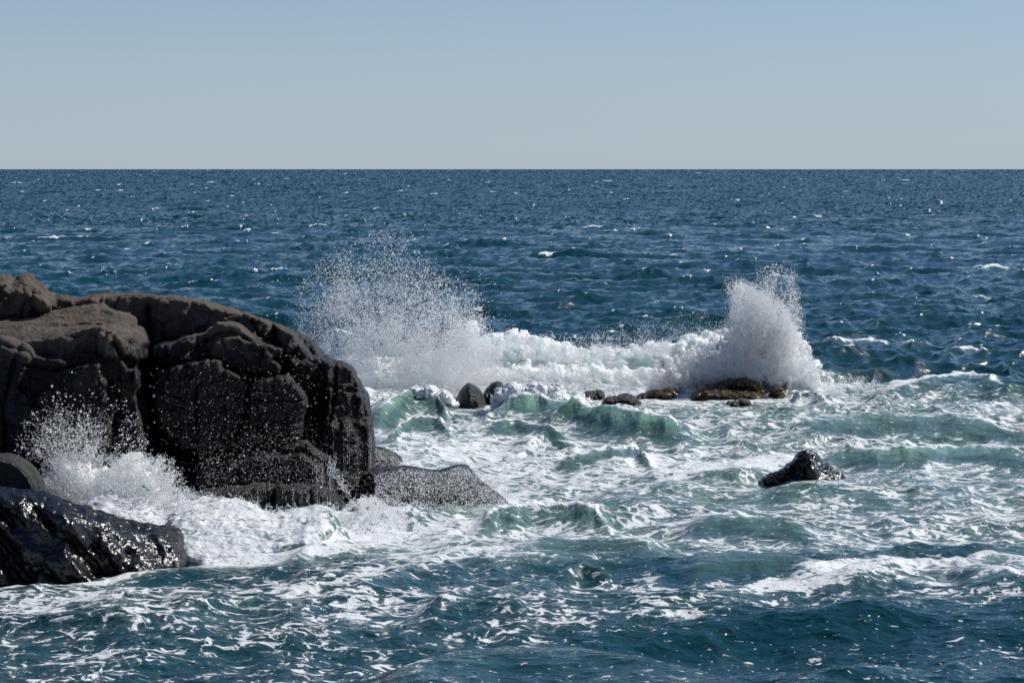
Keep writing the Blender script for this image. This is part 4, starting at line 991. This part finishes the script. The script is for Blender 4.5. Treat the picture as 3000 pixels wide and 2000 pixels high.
# flung threads and fingers of water
def fingers(spec, seed):
    g = np.random.default_rng(seed); P, r = [], []
    for (u0, v0, u1, v1, Y, n, L, rad) in spec:
        for s in range(n):
            q = g.random(); u = u0 + (u1 - u0) * q + g.normal(0, 4); v = v0 + (v1 - v0) * q + g.normal(0, 4)
            ang = g.uniform(-2.6, -0.5); ca_ = g.normal(0, 0.05); m = int(L * g.uniform(0.4, 1.3)); y = Y + g.normal(0, 0.25)
            for i in range(m):
                u += math.cos(ang) * 0.9; v += math.sin(ang) * 0.9; ang += ca_ + g.normal(0, 0.10)
                x, z = XZ(u, v, y)
                P.append((x, y, z)); r.append(rad * 0.01 * (1 - 0.5 * i / m) * g.uniform(0.7, 1.2))
    return np.array(P), np.array(r)
P_, r_ = fingers([(200, 1350, 450, 1355, 54.5, 90, 40, 1.0), (430, 1370, 510, 1440, 54.3, 60, 36, 0.95), (510, 1470, 575, 1450, 52.0, 26, 30, 1.3), (150, 1370, 260, 1350, 54.6, 30, 30, 0.9),
                  (580, 1480, 950, 1490, 51.6, 20, 18, 1.2), (960, 1360, 1040, 1480, 56.2, 60, 30, 0.9)], 3)
drops_mesh('flung_water', P_, r_, 'threads and fingers of water flung from the surge below the outcrop', 'flung water')
P_, r_ = fingers([(1440, 1165, 1690, 1165, 79.0, 50, 16, 1.6), (1180, 1160, 1310, 1160, 79.5, 30, 16, 1.6), (2040, 980, 2150, 950, 86.5, 24, 20, 1.6), (2150, 980, 2310, 970, 86.7, 160, 60, 1.4), (2140, 880, 2180, 840, 86.8, 40, 30, 1.3), (2290, 940, 2390, 1080, 86.6, 50, 26, 1.5), (1010, 1060, 1420, 980, 87.6, 90, 34, 1.4), (1440, 990, 2000, 1000, 89.0, 80, 18, 1.5)], 4)
drops_mesh('flung_water', P_, r_, 'small spikes of water leaping off the crests near the reef', 'flung water')
print('spray', time.time() - T0)
# ---------------------------------------------------------------- fishing floats
import bmesh
def plain(name, colr, rough):
    m, t = new_mat(name); out = t.n('ShaderNodeOutputMaterial')
    geo = t.n('ShaderNodeNewGeometry'); nz = t.noise(geo.outputs['Position'], 8.0, 4, 0.6)
    c = t.mix(nz, tuple(k * 0.6 for k in colr[:3]) + (1,), colr)
    bs = t.n('ShaderNodeBsdfPrincipled', inp={'Base Color': c, 'Roughness': rough}); t.t.links.new(bs.outputs[0], out.inputs[0])
    return m
m_or = plain('orange_float_paint', (0.75, 0.16, 0.03, 1), 0.5); m_bk = plain('black_float_paint', (0.012, 0.012, 0.014, 1), 0.4)
m_rd = plain('dark_red_float_paint', (0.30, 0.02, 0.02, 1), 0.5); m_st = plain('float_stick', (0.35, 0.16, 0.14, 1), 0.6)
def lathe(name, prof, mat, parent, n=16):
    V = [(r * math.cos(2 * math.pi * k / n), r * math.sin(2 * math.pi * k / n), z) for r, z in prof for k in range(n)]
    F_ = [(a * n + k, a * n + (k + 1) % n, (a + 1) * n + (k + 1) % n, (a + 1) * n + k) for a in range(len(prof) - 1) for k in range(n)]
    o = make_mesh(name, np.array(V), np.array(F_), mat); o.parent = parent
    return o
def buoy(u, v, label, top_m, low_m, tilt, s=1.0):
    x, Y = ground(u, v, 0.1)
    z = float(sea_height(x, Y)) + 0.12
    e = bpy.data.objects.new('fishing_buoy', None); COL.objects.link(e); e.location = (x, Y, z); e.rotation_euler = (0, tilt, 0); e.scale = (s, s, s)
    tag(e, label, 'buoy', group='fishing buoys out on the open sea')
    lathe('lower_float', [(0.0, -0.25), (0.07, -0.24), (0.11, -0.15), (0.12, 0.02), (0.12, 0.05)], low_m, e)
    lathe('upper_float', [(0.12, 0.05), (0.12, 0.12), (0.10, 0.22), (0.05, 0.27), (0.0, 0.28)], top_m, e)
    lathe('stick', [(0.0, 0.27), (0.018, 0.275), (0.018, 0.55), (0.0, 0.56)], m_st, e, 8)
buoy(2844, 647, 'small orange and black fishing buoy tilting in the open sea at far right', m_or, m_bk, -0.5)
buoy(507, 593, 'tiny dark red fishing buoy far out on the open sea at upper left', m_rd, m_rd, -0.15)



print('done', time.time() - T0)
